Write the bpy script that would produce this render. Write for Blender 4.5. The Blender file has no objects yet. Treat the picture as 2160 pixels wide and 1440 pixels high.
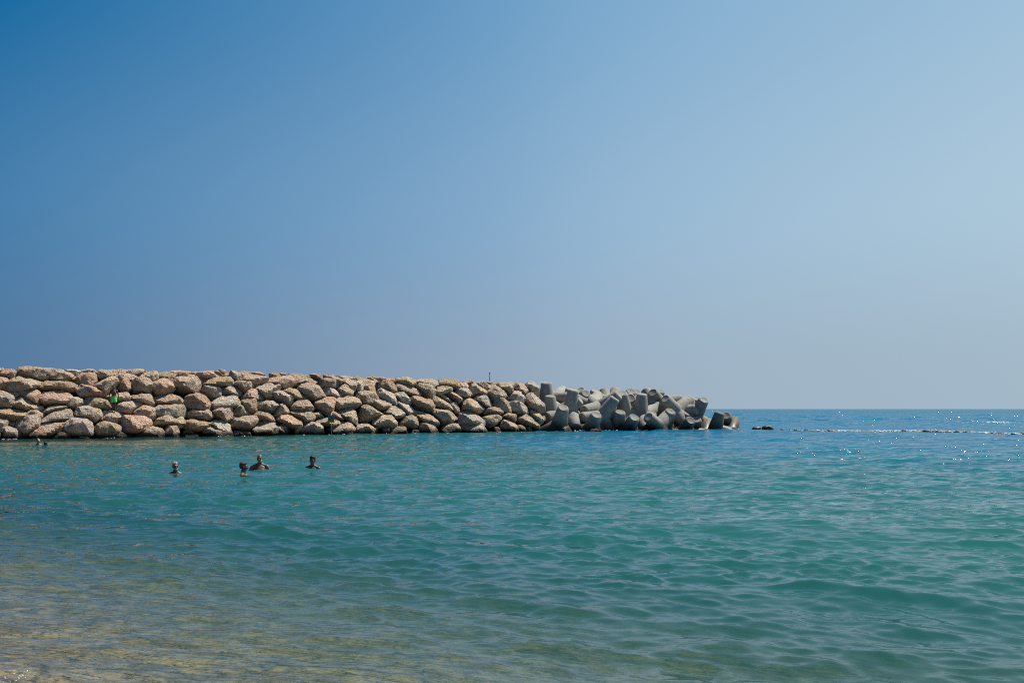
import bpy, bmesh, math, random
import numpy as np
from mathutils import Vector, Matrix
from mathutils.bvhtree import BVHTree

SC = bpy.context.scene
COL = SC.collection
R = math.radians
random.seed(7)
RNG = np.random.default_rng(7)

# ----------------------------------------------------------------------------
# camera, sky, sun, exposure
# ----------------------------------------------------------------------------
CAM_H = 1.9                 # eye height over the water, metres
FPX = 2100.0                # 35 mm lens expressed in photograph pixels
HX, HY = 1080.0, 862.0      # where the horizon lies on the optical axis

cam_d = bpy.data.cameras.new('camera')
cam = bpy.data.objects.new('camera', cam_d)
COL.objects.link(cam)
cam.location = (0, 0, CAM_H)
cam.rotation_euler = (R(90), 0, 0)
cam_d.sensor_width = 36.0
cam_d.lens = 35.0
cam_d.shift_y = (HY - 720.0) / 2160.0
cam_d.clip_start = 0.1
cam_d.clip_end = 80000.0
SC.camera = cam

SUN_AZ, SUN_EL = R(60), R(61)     # azimuth clockwise from the view direction
S = Vector((math.cos(SUN_EL) * math.sin(SUN_AZ), math.cos(SUN_EL) * math.cos(SUN_AZ), math.sin(SUN_EL)))
sun_d = bpy.data.lights.new('sun', 'SUN')
sun_d.energy = 4.8
sun_d.angle = R(0.53)
sun_d.color = (1.0, 0.95, 0.87)
sun = bpy.data.objects.new('sun', sun_d)
COL.objects.link(sun)
sun.rotation_euler = S.to_track_quat('Z', 'Y').to_euler()
sun.location = S * 300

world = bpy.data.worlds.new('World')
SC.world = world
world.use_nodes = True
wn = world.node_tree
wn.nodes.clear()
w_out = wn.nodes.new('ShaderNodeOutputWorld')
w_bg = wn.nodes.new('ShaderNodeBackground')
w_sky = wn.nodes.new('ShaderNodeTexSky')
w_sky.sky_type = 'NISHITA'
w_sky.sun_disc = False
w_sky.sun_elevation = SUN_EL
w_sky.sun_rotation = SUN_AZ
w_sky.altitude = 0
w_sky.air_density = 1.0
w_sky.dust_density = 1.0
w_sky.ozone_density = 1.5
w_bg.inputs['Strength'].default_value = 0.1
def w_math(op, a, b=0.0):
    nd = wn.nodes.new('ShaderNodeMath'); nd.operation = op
    for i, v in enumerate((a, b)):
        if isinstance(v, bpy.types.NodeSocket): wn.links.new(v, nd.inputs[i])
        else: nd.inputs[i].default_value = v
    return nd.outputs[0]
def w_ramp(f, stops):
    nd = wn.nodes.new('ShaderNodeValToRGB')
    nd.color_ramp.interpolation = 'CARDINAL'
    while len(nd.color_ramp.elements) < len(stops): nd.color_ramp.elements.new(0.5)
    for e, (p, c) in zip(nd.color_ramp.elements, stops):
        e.position = p; e.color = (*c, 1)
    wn.links.new(f, nd.inputs[0]); return nd.outputs[0]
def w_mix(f, a, b):
    nd = wn.nodes.new('ShaderNodeMix'); nd.data_type = 'RGBA'
    for i, v in ((0, f), (6, a), (7, b)):
        if isinstance(v, bpy.types.NodeSocket): wn.links.new(v, nd.inputs[i])
        else: nd.inputs[i].default_value = v
    return nd.outputs[2]
# clear-air gradient: deep blue away from the sun, milky towards it, greyer and duller at the horizon
w_tc = wn.nodes.new('ShaderNodeTexCoord')
w_sep = wn.nodes.new('ShaderNodeSeparateXYZ')
wn.links.new(w_tc.outputs['Generated'], w_sep.inputs[0])
w_c = w_math('ADD', w_math('MULTIPLY', w_sep.outputs[0], math.sin(SUN_AZ)), w_math('MULTIPLY', w_sep.outputs[1], math.cos(SUN_AZ)))
w_t = w_math('MULTIPLY_ADD', w_c, 0.5); w_t.node.inputs[2].default_value = 0.5
w_el = w_math('MAXIMUM', w_sep.outputs[2], 0.0)
SKY_TOP = [(0.0, (.002, .085, .27)), (0.40, (.0, .095, .285)), (0.523, (.0, .137, .350)), (0.731, (.155, .345, .567)), (0.895, (.328, .514, .686)), (1.0, (.40, .58, .73))]
SKY_MID = [(0.0, (.03, .15, .34)), (0.40, (.035, .165, .36)), (0.524, (.062, .212, .413)), (0.745, (.240, .412, .60)), (0.912, (.407, .571, .701)), (1.0, (.45, .61, .73))]
SKY_LOW = [(0.0, (.06, .15, .29)), (0.40, (.07, .165, .31)), (0.524, (.090, .190, .342)), (0.75, (.290, .390, .505)), (0.92, (.362, .479, .577)), (1.0, (.38, .50, .59))]
low, mid, top = w_ramp(w_t, SKY_LOW), w_ramp(w_t, SKY_MID), w_ramp(w_t, SKY_TOP)
def w_range(x, a, b):
    nd = wn.nodes.new('ShaderNodeMapRange'); nd.interpolation_type = 'SMOOTHSTEP'
    wn.links.new(x, nd.inputs[0]); nd.inputs[1].default_value = a; nd.inputs[2].default_value = b
    return nd.outputs[0]
w_col = w_mix(w_range(w_el, 0.02, 0.20), low, mid)
w_col = w_mix(w_range(w_el, 0.17, 0.40), w_col, top)
w_sc = wn.nodes.new('ShaderNodeVectorMath'); w_sc.operation = 'SCALE'
wn.links.new(w_sky.outputs[0], w_sc.inputs[0]); w_sc.inputs['Scale'].default_value = 0.1
w_col = w_mix(0.012, w_col, w_sc.outputs[0])
w_bg.inputs['Strength'].default_value = 0.595
wn.links.new(w_col, w_bg.inputs['Color'])
wn.links.new(w_bg.outputs[0], w_out.inputs[0])

SC.view_settings.view_transform = 'Standard'
SC.view_settings.look = 'None'
SC.view_settings.gamma = 1.0
SC.view_settings.exposure = 0.75
SC.view_settings.use_curve_mapping = False
SC.render.engine = 'CYCLES'
SC.cycles.max_bounces = 8
SC.cycles.transparent_max_bounces = 8
SC.cycles.use_denoising = False
SC.cycles.pixel_filter_type = 'BLACKMAN_HARRIS'
SC.cycles.filter_width = 1.05

# ----------------------------------------------------------------------------
# helpers
# ----------------------------------------------------------------------------
def ray(px, py):
    """direction through a point of the photograph, y component 1"""
    return (px - HX) / FPX, -(py - HY) / FPX

def at(px, py, Y):
    u, v = ray(px, py)
    return Vector((u * Y, Y, CAM_H + v * Y))

def tag(o, label=None, cat=None, group=None, kind=None):
    if label: o['label'] = label
    if cat: o['category'] = cat
    if group: o['group'] = group
    if kind: o['kind'] = kind
    return o

def empty(name, loc=(0, 0, 0), rot=(0, 0, 0)):
    o = bpy.data.objects.new(name, None)
    o.empty_display_size = 0.3
    COL.objects.link(o)
    o.location = loc
    o.rotation_euler = rot
    return o

def link(name, me, mat=None, parent=None, smooth=True):
    if mat is not None and not me.materials:
        me.materials.append(mat)
    if smooth:
        me.polygons.foreach_set('use_smooth', np.ones(len(me.polygons), dtype=bool))
    o = bpy.data.objects.new(name, me)
    COL.objects.link(o)
    if parent is not None:
        o.parent = parent
    return o

def mesh_np(name, V, F):
    """mesh from numpy verts and an (n,k) face array"""
    me = bpy.data.meshes.new(name)
    V = np.asarray(V, dtype=np.float32)
    F = np.asarray(F, dtype=np.int32)
    n, k = F.shape
    me.vertices.add(len(V))
    me.vertices.foreach_set('co', V.ravel())
    me.loops.add(n * k)
    me.loops.foreach_set('vertex_index', F.ravel())
    me.polygons.add(n)
    me.polygons.foreach_set('loop_start', np.arange(n, dtype=np.int32) * k)
    me.polygons.foreach_set('loop_total', np.full(n, k, dtype=np.int32))
    me.update(calc_edges=True)
    return me

def bm_mesh(name, bm):
    me = bpy.data.meshes.new(name)
    bm.to_mesh(me)
    bm.free()
    return me

def grid_faces(nr, nc):
    i = np.arange(nr - 1)[:, None] * nc + np.arange(nc - 1)[None, :]
    return np.stack([i, i + 1, i + nc + 1, i + nc], -1).reshape(-1, 4)

_H = RNG.random((64, 64, 64)).astype(np.float32)
def vnoise(P):
    """value noise, P (n,3) -> (n,) in 0..1"""
    P = np.asarray(P, dtype=np.float64)
    i = np.floor(P).astype(np.int64)
    f = P - i
    f = f * f * (3 - 2 * f)
    out = 0
    for dx in (0, 1):
        for dy in (0, 1):
            for dz in (0, 1):
                h = _H[(i[:, 0] + dx) & 63, (i[:, 1] + dy) & 63, (i[:, 2] + dz) & 63]
                w = (f[:, 0] if dx else 1 - f[:, 0]) * (f[:, 1] if dy else 1 - f[:, 1]) * (f[:, 2] if dz else 1 - f[:, 2])
                out = out + h * w
    return out

def ico(sub):
    bm = bmesh.new()
    bmesh.ops.create_icosphere(bm, subdivisions=sub, radius=1.0)
    bm.verts.ensure_lookup_table()
    V = np.array([v.co[:] for v in bm.verts])
    F = np.array([[v.index for v in f.verts] for f in bm.faces])
    bm.free()
    return V, F
ICO = {k: ico(k) for k in (2, 3, 4, 5)}

# ----------------------------------------------------------------------------
# materials
# ----------------------------------------------------------------------------
def new_mat(name):
    m = bpy.data.materials.new(name)
    m.use_nodes = True
    nt = m.node_tree
    nt.nodes.clear()
    out = nt.nodes.new('ShaderNodeOutputMaterial')
    return m, nt, out

class NT:
    """tiny node builder"""
    def __init__(s, nt): s.nt = nt
    def n(s, t, **kw):
        nd = s.nt.nodes.new(t)
        for k, v in kw.items():
            setattr(nd, k, v)
        return nd
    def set(s, sock, v):
        if isinstance(v, bpy.types.NodeSocket): s.nt.links.new(v, sock)
        else: sock.default_value = v
    def math(s, op, a, b=0.0, c=0.0, clamp=False):
        nd = s.n('ShaderNodeMath', operation=op, use_clamp=clamp)
        s.set(nd.inputs[0], a); s.set(nd.inputs[1], b); s.set(nd.inputs[2], c)
        return nd.outputs[0]
    def ramp(s, x, lo, hi, a=0.0, b=1.0):
        nd = s.n('ShaderNodeMapRange', interpolation_type='SMOOTHSTEP')
        for i, v in enumerate((x, lo, hi, a, b)): s.set(nd.inputs[i], v)
        return nd.outputs[0]
    def mix(s, f, a, b, mode='MIX'):
        nd = s.n('ShaderNodeMix', data_type='RGBA', blend_type=mode)
        s.set(nd.inputs[0], f); s.set(nd.inputs[6], a); s.set(nd.inputs[7], b)
        return nd.outputs[2]
    def noise(s, vec, scale, detail=4, rough=0.55, dist=0.0):
        nd = s.n('ShaderNodeTexNoise')
        s.set(nd.inputs['Vector'], vec)
        nd.inputs['Scale'].default_value = scale
        nd.inputs['Detail'].default_value = detail
        nd.inputs['Roughness'].default_value = rough
        nd.inputs['Distortion'].default_value = dist
        return nd.outputs['Fac']
    def voro(s, vec, scale, feature='F1'):
        nd = s.n('ShaderNodeTexVoronoi', feature=feature)
        s.set(nd.inputs['Vector'], vec)
        nd.inputs['Scale'].default_value = scale
        return nd.outputs['Distance']
    def bump(s, h, dist, strength=1.0, normal=None):
        nd = s.n('ShaderNodeBump')
        s.set(nd.inputs['Height'], h)
        s.set(nd.inputs['Strength'], strength)
        s.set(nd.inputs['Distance'], dist)
        if normal is not None: s.set(nd.inputs['Normal'], normal)
        return nd.outputs['Normal']
    def pos(s): return s.n('ShaderNodeNewGeometry').outputs['Position']

def principled(name, color, rough=0.6, metal=0.0, spec=0.4, build=None):
    m, nt, out = new_mat(name)
    k = NT(nt)
    b = k.n('ShaderNodeBsdfPrincipled')
    b.inputs['Base Color'].default_value = (*color, 1)
    b.inputs['Roughness'].default_value = rough
    b.inputs['Metallic'].default_value = metal
    b.inputs['Specular IOR Level'].default_value = spec
    nt.links.new(b.outputs[0], out.inputs[0])
    if build: build(k, b)
    return m

def wet_band(k, col, rough, b, hi=0.58, lo=0.14, dark=(0.022, 0.02, 0.014, 1)):
    """algae and wet film left by the swell along the waterline"""
    z = k.n('ShaderNodeSeparateXYZ')
    k.set(z.inputs[0], k.pos())
    zz = k.math('ADD', z.outputs[2], k.math('MULTIPLY', k.math('SUBTRACT', k.noise(k.pos(), 1.3, 3), 0.5), 0.5))
    f = k.ramp(zz, lo, hi, 1.0, 0.0)
    k.set(b.inputs['Base Color'], k.mix(f, col, dark))
    k.set(b.inputs['Roughness'], k.math('MULTIPLY_ADD', f, 0.45 - rough, rough))

def build_rock(k, b):
    p = k.pos()
    info = k.n('ShaderNodeObjectInfo')
    base = info.outputs['Color']
    n1 = k.noise(p, 1.7, 5, 0.6)
    n2 = k.noise(p, 9.0, 6, 0.65)
    n3 = k.noise(p, 0.9, 3, 0.5)
    col = k.mix(k.ramp(n1, 0.42, 0.72, 0.0, 0.55), base, (0.52, 0.30, 0.18, 1))      # rusty pink veins
    col = k.mix(k.ramp(n3, 0.5, 0.75, 0.0, 0.5), col, (0.64, 0.58, 0.49, 1))         # pale lichen-washed faces
    col = k.mix(k.ramp(n2, 0.38, 0.60, 0.48, 0.0), col, (0.15, 0.105, 0.062, 1))       # brown grain
    pits = k.voro(p, 4.6)
    pm = k.ramp(pits, 0.08, 0.26, 1.0, 0.0)
    pm = k.math('MULTIPLY', pm, k.ramp(n1, 0.40, 0.58))
    col = k.mix(k.math('MULTIPLY', pm, 0.45), col, (0.07, 0.05, 0.03, 1))
    wet_band(k, col, 0.92, b)
    h = k.math('MULTIPLY_ADD', n2, 0.55, k.math('MULTIPLY', k.noise(p, 3.2, 5, 0.6), 0.9))
    h = k.math('SUBTRACT', h, k.math('MULTIPLY', pm, 0.5))
    k.set(b.inputs['Normal'], k.bump(h, 0.5, 1.0))
M_ROCK = principled('limestone', (0.4, 0.33, 0.25), 0.92, spec=0.2, build=build_rock)

def build_conc(k, b):
    tc = k.n('ShaderNodeTexCoord')
    p = k.pos()
    o = tc.outputs['Object']
    n1 = k.noise(p, 0.9, 4, 0.55)
    n2 = k.noise(p, 14.0, 5, 0.6)
    # vertical run-off streaks down every leg
    mp = k.n('ShaderNodeMapping'); k.set(mp.inputs[0], p); mp.inputs['Scale'].default_value = (2.6, 2.6, 0.28)
    st = k.noise(mp.outputs[0], 1.6, 4, 0.6)
    info = k.n('ShaderNodeObjectInfo')
    col = k.mix(k.ramp(n1, 0.35, 0.7), (0.215, 0.204, 0.174, 1), (0.285, 0.269, 0.228, 1))
    col = k.mix(k.ramp(st, 0.5, 0.72, 0.0, 0.5), col, (0.09, 0.09, 0.08, 1))
    col = k.mix(k.math('MULTIPLY', k.ramp(n2, 0.6, 0.72), 0.35), col, (0.09, 0.082, 0.068, 1))
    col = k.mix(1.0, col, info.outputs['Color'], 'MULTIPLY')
    wet_band(k, col, 0.85, b, hi=1.25, lo=0.15, dark=(0.022, 0.021, 0.017, 1))
    h = k.math('ADD', k.math('MULTIPLY', n2, 0.3), k.noise(p, 3.0, 4, 0.55))
    k.set(b.inputs['Normal'], k.bump(h, 0.035, 0.8))
M_CONC = principled('cast_concrete', (0.3, 0.29, 0.26), 0.85, spec=0.25, build=build_conc)

def build_rubble(k, b):
    p = k.pos()
    n = k.noise(p, 2.5, 5)
    col = k.mix(n, (0.07, 0.052, 0.036, 1), (0.13, 0.10, 0.07, 1))  # stone colour darkened so the gaps in front read as deep shade
    wet_band(k, col, 0.9, b)
    k.set(b.inputs['Normal'], k.bump(k.noise(p, 1.6, 6), 0.5, 1.0))
M_RUBBLE = principled('rubble_fill', (0.2, 0.16, 0.12), 0.9, spec=0.1, build=build_rubble)

def build_reef(k, b):
    p = k.pos()
    n = k.noise(p, 4.0, 5)
    k.set(b.inputs['Base Color'], k.mix(n, (0.014, 0.012, 0.009, 1), (0.05, 0.041, 0.029, 1)))
    k.set(b.inputs['Normal'], k.bump(k.noise(p, 5.0, 5), 0.1, 1.0))
M_REEF = principled('wet_reef_stone', (0.05, 0.045, 0.035), 0.5, spec=0.4, build=build_reef)

def build_sand(k, b):
    p = k.pos()
    n = k.noise(p, 2.6, 6, 0.65, 1.0)
    n2 = k.noise(p, 26.0, 4)
    col = k.mix(k.ramp(n, 0.36, 0.66), (0.20, 0.122, 0.060, 1), (0.43, 0.285, 0.150, 1))  # lighter and darker sand blotches painted for caustic flecks
    col = k.mix(k.math('MULTIPLY', k.ramp(n2, 0.5, 0.72), 0.5), col, (0.10, 0.075, 0.048, 1))
    k.set(b.inputs['Base Color'], col)
    mp = k.n('ShaderNodeMapping'); k.set(mp.inputs[0], p)
    mp.inputs['Rotation'].default_value = (0, 0, R(22)); mp.inputs['Scale'].default_value = (2.0, 8.0, 1)
    rip = k.noise(mp.outputs[0], 1.0, 3, 0.5, 1.2)
    k.set(b.inputs['Normal'], k.bump(k.math('ADD', k.noise(p, 4.0, 5), rip), 0.28, 1.0))
M_SAND = principled('sea_bed_sand', (0.38, 0.3, 0.2), 0.95, spec=0.1, build=build_sand)

def build_foam(k, b):
    k.set(b.inputs['Normal'], k.bump(k.noise(k.pos(), 30.0, 4), 0.03, 1.0))
M_FOAM = principled('white_foam', (0.82, 0.84, 0.84), 0.6, spec=0.3, build=build_foam)

def skin_mat(name, col):
    def bld(k, b):
        n = k.noise(k.pos(), 18.0, 3)
        k.set(b.inputs['Base Color'], k.mix(k.ramp(n, 0.3, 0.7), (*[c * 0.85 for c in col], 1), (*col, 1)))
    return principled(name, col, 0.5, spec=0.45, build=bld)
def cloth_mat(name, col, col2):
    def bld(k, b):
        p = k.pos()
        k.set(b.inputs['Base Color'], k.mix(k.ramp(k.noise(p, 9.0, 2), 0.4, 0.62), (*col, 1), (*col2, 1)))
        k.set(b.inputs['Normal'], k.bump(k.noise(p, 14.0, 3), 0.02, 0.7))
    return principled(name, col, 0.8, spec=0.15, build=bld)
def hair_mat(name, col):
    def bld(k, b):
        p = k.pos()
        mp = k.n('ShaderNodeMapping'); k.set(mp.inputs[0], p); mp.inputs['Scale'].default_value = (120, 120, 25)
        n = k.noise(mp.outputs[0], 1.0, 3)
        k.set(b.inputs['Base Color'], k.mix(n, (*[c * 0.6 for c in col], 1), (*col, 1)))
        k.set(b.inputs['Normal'], k.bump(n, 0.01, 0.8))
    return principled(name, col, 0.55, spec=0.3, build=bld)
def build_post(k, b):
    n = k.noise(k.pos(), 12.0, 4)
    k.set(b.inputs['Base Color'], k.mix(n, (0.012, 0.02, 0.035, 1), (0.04, 0.055, 0.075, 1)))
M_POST = principled('painted_steel', (0.03, 0.04, 0.06), 0.5, spec=0.4, build=build_post)

def flat_mat(name, col, rough=0.5):
    def bld(k, b):
        n = k.noise(k.pos(), 8.0, 4)
        k.set(b.inputs['Base Color'], k.mix(k.ramp(n, 0.3, 0.7), (*[c * 0.8 for c in col], 1), (*col, 1)))
    return principled(name, col, rough, spec=0.35, build=bld)

# ----------------------------------------------------------------------------
# sea bed depth
# ----------------------------------------------------------------------------
P0 = np.array([-32.0, 62.3]); P1 = np.array([2.8, 83.1])
WD = (P1 - P0) / np.linalg.norm(P1 - P0)            # along the breakwater
WN = np.array([WD[1], -WD[0]])                      # outward, towards the bay
WLEN = float(np.linalg.norm(P1 - P0))

def depth(x, y):
    d0 = 0.080 * (y - 5.1) + 0.070 * (x + 4.4) + 0.0005 * np.maximum(y - 25, 0) ** 2
    shelf = 6.5
    d = np.where(d0 > 0, shelf * (1 - np.exp(-np.maximum(d0, 0) / shelf)), d0 * 0.5)
    # rubble apron at the toe of the breakwater
    t = (x - P0[0]) * WD[0] + (y - P0[1]) * WD[1]
    s = (x - P0[0]) * WN[0] + (y - P0[1]) * WN[1]
    apron = np.clip(1 - s / 13.0, 0, 1) * np.clip((WLEN + 3 - t) / 6, 0, 1)
    d = d * (1 - (0.55 + 0.36 * np.clip((27 - t) / 16, 0, 1)) * apron ** 0.7)
    w = np.clip((24 - t) / 14, 0, 1)
    return d * (1 - w) + np.where(d > 0, np.minimum(d, 0.18 + 0.036 * np.maximum(s, 0)), d) * w

# ----------------------------------------------------------------------------
# water: real waves on a sheet that reaches the horizon
# ----------------------------------------------------------------------------
def build_water_mat():
    m, nt, out = new_mat('sea_water')
    k = NT(nt)
    p = k.pos()
    a_d = k.n('ShaderNodeAttribute', attribute_name='depth').outputs['Fac']
    a_f = k.n('ShaderNodeAttribute', attribute_name='far').outputs['Fac']
    # capillary ripples, and the share of the wind waves too short for the mesh far out
    def stretched(ang, sx, sy):
        mp = k.n('ShaderNodeMapping'); k.set(mp.inputs[0], p)
        mp.inputs['Rotation'].default_value = (0, 0, ang)
        mp.inputs['Scale'].default_value = (sx, sy, 1)
        return mp.outputs[0]
    r1 = k.noise(stretched(R(-20), 3.0, 7.0), 1.0, 3, 0.5)
    r2 = k.noise(stretched(R(35), 6.0, 9.0), 1.0, 2, 0.5)
    r3 = k.noise(stretched(R(-24), 0.55, 1.5), 1.0, 3, 0.55)
    r4 = k.noise(stretched(R(10), 0.16, 0.42), 1.0, 3, 0.5)
    nrm = k.bump(k.math('ADD', r1, k.math('MULTIPLY', r2, 0.5)), k.math('MULTIPLY_ADD', k.ramp(k.noise(stretched(R(-20), 0.5, 1.2), 1.0, 2, 0.5), 0.60, 0.72), 0.045, 0.005), 1.0)
    nrm = k.bump(r3, k.math('MULTIPLY', a_f, 0.5), 1.0, nrm)
    nrm = k.bump(r4, k.math('MULTIPLY', a_f, 0.9), 1.0, nrm)
    # body of the water: what the path down to the sand and back absorbs and scatters
    path = k.math('MULTIPLY', a_d, k.math('MULTIPLY_ADD', k.ramp(a_d, 0.45, 1.5), 1.6, 1.5))   # stirred-up, cloudier water past the sandy margin
    def ex(c): return k.math('EXPONENT', k.math('MULTIPLY', path, -c))
    comb = k.n('ShaderNodeCombineColor')
    k.set(comb.inputs[0], ex(0.80)); k.set(comb.inputs[1], ex(0.66)); k.set(comb.inputs[2], ex(0.76))
    tr = k.n('ShaderNodeBsdfTransparent'); k.set(tr.inputs[0], comb.outputs[0])
    deepcol = k.mix(k.ramp(a_d, 1.4, 4.6), (0.013, 0.080, 0.077, 1), (0.0004, 0.086, 0.160, 1))
    sc = k.mix(k.math('SUBTRACT', 1.0, ex(0.62)), (0, 0, 0, 1), deepcol)
    df = k.n('ShaderNodeBsdfDiffuse'); k.set(df.inputs[0], sc)
    up = k.n('ShaderNodeCombineXYZ'); up.inputs[2].default_value = 1.0
    k.set(df.inputs['Normal'], up.outputs[0])
    body = k.n('ShaderNodeAddShader')
    k.set(body.inputs[0], tr.outputs[0]); k.set(body.inputs[1], df.outputs[0])
    gl = k.n('ShaderNodeBsdfGlossy'); gl.inputs['Roughness'].default_value = 0.035
    k.set(gl.inputs['Normal'], nrm)
    dt = k.n('ShaderNodeVectorMath', operation='DOT_PRODUCT')
    k.set(dt.inputs[0], nrm); k.set(dt.inputs[1], k.n('ShaderNodeNewGeometry').outputs['Incoming'])
    co = k.math('ABSOLUTE', dt.outputs['Value'])
    fr = k.math('MULTIPLY_ADD', k.math('POWER', k.math('SUBTRACT', 1.0, co, clamp=True), 5.0), 0.98, 0.02)
    mx = k.n('ShaderNodeMixShader')
    k.set(mx.inputs[0], fr); k.set(mx.inputs[1], body.outputs[0]); k.set(mx.inputs[2], gl.outputs[0])
    nt.links.new(mx.outputs[0], out.inputs[0])
    return m
M_WATER = build_water_mat()

WAVES = []
# single low waves about to run up the beach: crest ends (x, y), height, half width
CRESTS = [((-0.85, 9.9), (1.05, 9.15), 0.075, 0.20), ((0.75, 10.9), (1.45, 10.4), 0.05, 0.17), ((2.75, 10.9), (4.6, 9.0), 0.085, 0.24),
          ((1.3, 7.6), (2.9, 7.2), 0.045, 0.17), ((-0.35, 8.0), (0.55, 7.75), 0.035, 0.15), ((3.3, 17.0), (5.4, 16.0), 0.06, 0.26),
          ((0.4, 14.6), (1.5, 14.2), 0.045, 0.22), ((-3.0, 12.4), (-1.6, 11.9), 0.03, 0.20), ((5.5, 24.5), (8.2, 23.6), 0.07, 0.35), ((-2.6, 25.0), (-0.6, 24.6), 0.05, 0.32)]
def make_waves():
    r = np.random.default_rng(11)
    N = 150
    lam = np.exp(r.uniform(math.log(0.16), math.log(7.5), N))
    for L in lam:
        k_ = 2 * math.pi / L
        main = math.atan2(-0.90, -0.42)
        spread = 0.42 if L > 1.5 else 0.6
        th = main + r.normal(0, spread)
        slope = 0.0125
        if L < 0.26: slope *= 2.5
        elif L < 1.15: slope *= 2.3
        else: slope *= 0.75
        a = slope / k_ * r.uniform(0.5, 1.5)
        WAVES.append((k_, math.cos(th), math.sin(th), a, r.uniform(0, 2 * math.pi), L, 0))
    for L, sl, da in ((2.6, 0.022, 0.10), (3.3, 0.024, -0.12), (4.1, 0.022, 0.25), (2.1, 0.020, -0.3), (5.2, 0.018, 0.05), (1.7, 0.022, 0.35)):   # the little swell running in
        k_ = 2 * math.pi / L
        th = math.atan2(-0.95, -0.31) + da
        WAVES.append((k_, math.cos(th), math.sin(th), sl / k_, r.uniform(0, 2 * math.pi), L, 0))
    for L in np.exp(r.uniform(math.log(2.0), math.log(10), 60)):      # livelier sea beyond the reef
        k_ = 2 * math.pi / L
        th = math.atan2(-0.93, -0.35) + r.normal(0, 0.5)
        WAVES.append((k_, math.cos(th), math.sin(th), 0.034 / k_ * r.uniform(0.6, 1.4), r.uniform(0, 2 * math.pi), L, 1))
make_waves()

def waves(x, y, sp):
    """height, sideways shift, and lost share for wave components the local spacing cannot carry"""
    h = np.zeros_like(x); dx = np.zeros_like(x); dy = np.zeros_like(x)
    lost = np.zeros_like(x); tot = 0.0
    # gusts: patches of livelier and calmer water
    g = 0.55 + 0.9 * vnoise(np.stack([x * 0.16, y * 0.10, np.zeros_like(x)], -1))
    g2 = 0.35 + 1.3 * vnoise(np.stack([x * 0.55 + 30, y * 0.33, np.full_like(x, 5.5)], -1))
    outer = np.clip((y - 96) / 60, 0, 1)
    for (k_, cx, cy, a, ph, L, o_) in WAVES:
        w = np.clip((L / sp - 2.2) / 2.5, 0, 1)
        m_ = outer if o_ else 1.0
        arg = k_ * (x * cx + y * cy) + ph
        s, c = np.sin(arg), np.cos(arg)
        g_ = g2 if L < 0.9 else g
        h += w * a * s * g_ * m_
        dx += w * a * c * cx * 0.8 * m_
        dy += w * a * c * cy * 0.8 * m_
        e = (a * k_) ** 2
        lost += (1 - w) * e; tot += e
    for (p, q, A, sg) in CRESTS:
        p, q = np.array(p), np.array(q)
        e = q - p; l = np.linalg.norm(e); e = e / l; nn = np.array([e[1], -e[0]])      # nn towards the beach
        t = ((x - p[0]) * e[0] + (y - p[1]) * e[1]) / l
        s_ = (x - p[0]) * nn[0] + (y - p[1]) * nn[1]
        s_ = s_ + 0.10 * np.sin(t * 7.0 + p[0]) + 0.25 * (t - 0.5) ** 2
        m_ = np.exp(-((t - 0.5) / 0.42) ** 4)
        w_ = np.where(s_ > 0, sg * 0.75, sg * 1.7)
        h += A * m_ * np.exp(-(s_ / w_) ** 2)
    return h, dx, dy, np.sqrt(lost / tot)

def build_water():
    rs = [1.2]
    while rs[-1] < 26000:
        r_ = rs[-1]
        rs.append(r_ + (max(0.026, 0.0034 * r_) if r_ < 36 else 0.0050 * r_) * (1 if r_ < 700 else 1 + (r_ - 700) / 250))
    rs = np.array(rs)
    th = np.linspace(R(-37), R(37), 680)
    rr, tt = np.meshgrid(rs, th, indexing='ij')
    x = rr * np.sin(tt); y = rr * np.cos(tt)
    sp = np.maximum(np.gradient(rs)[:, None] * np.ones_like(tt), rr * (th[1] - th[0]))
    xf, yf, sf = x.ravel(), y.ravel(), sp.ravel()
    h, dx, dy, lost = waves(xf, yf, sf)
    d = depth(xf, yf)
    open_sea = np.clip((yf - 90) / 120, 0, 1)
    damp = np.clip(0.35 + d / 0.9, 0.35, 1.0)
    h *= damp; dx *= damp; dy *= damp
    V = np.stack([xf + dx, yf + dy, h], -1)
    me = mesh_np('water', V, grid_faces(len(rs), len(th)))
    at_ = me.attributes.new('depth', 'FLOAT', 'POINT')
    at_.data.foreach_set('value', np.maximum(d + open_sea * 6.0, 0.02).astype(np.float32))
    at_ = me.attributes.new('far', 'FLOAT', 'POINT')
    at_.data.foreach_set('value', lost.astype(np.float32))
    o = link('water', me, M_WATER)
    return tag(o, kind='structure')
water = build_water()

def build_bed():
    xs = np.concatenate([np.linspace(-900, -70, 12)[:-1], np.linspace(-70, 90, 150), np.linspace(90, 900, 12)[1:]])
    ys = np.concatenate([np.linspace(-30, 130, 170), np.linspace(130, 2000, 16)[1:]])
    X, Y = np.meshgrid(xs, ys, indexing='xy')
    Z = -depth(X, Y)
    n = vnoise(np.stack([X.ravel() * 0.9, Y.ravel() * 0.9, np.zeros(X.size)], -1)).reshape(X.shape)
    Z = Z + (n - 0.5) * 0.06
    me = mesh_np('sea_bed', np.stack([X, Y, Z], -1).reshape(-1, 3), grid_faces(len(ys), len(xs)))
    return tag(link('sea_bed', me, M_SAND), kind='structure')
bed = build_bed()

# ----------------------------------------------------------------------------
# the breakwater: boulders stacked on a rubble core
# outlines are given per strip of the wall in tenths of a zoomed pixel
# ----------------------------------------------------------------------------
COT = 0.66
def slope_Y(px, py, push=0.0):
    u, v = ray(px, py)
    A = WN[0] * u + WN[1] + COT * v
    B = WN @ P0 - COT * CAM_H - push
    return B / A

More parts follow.
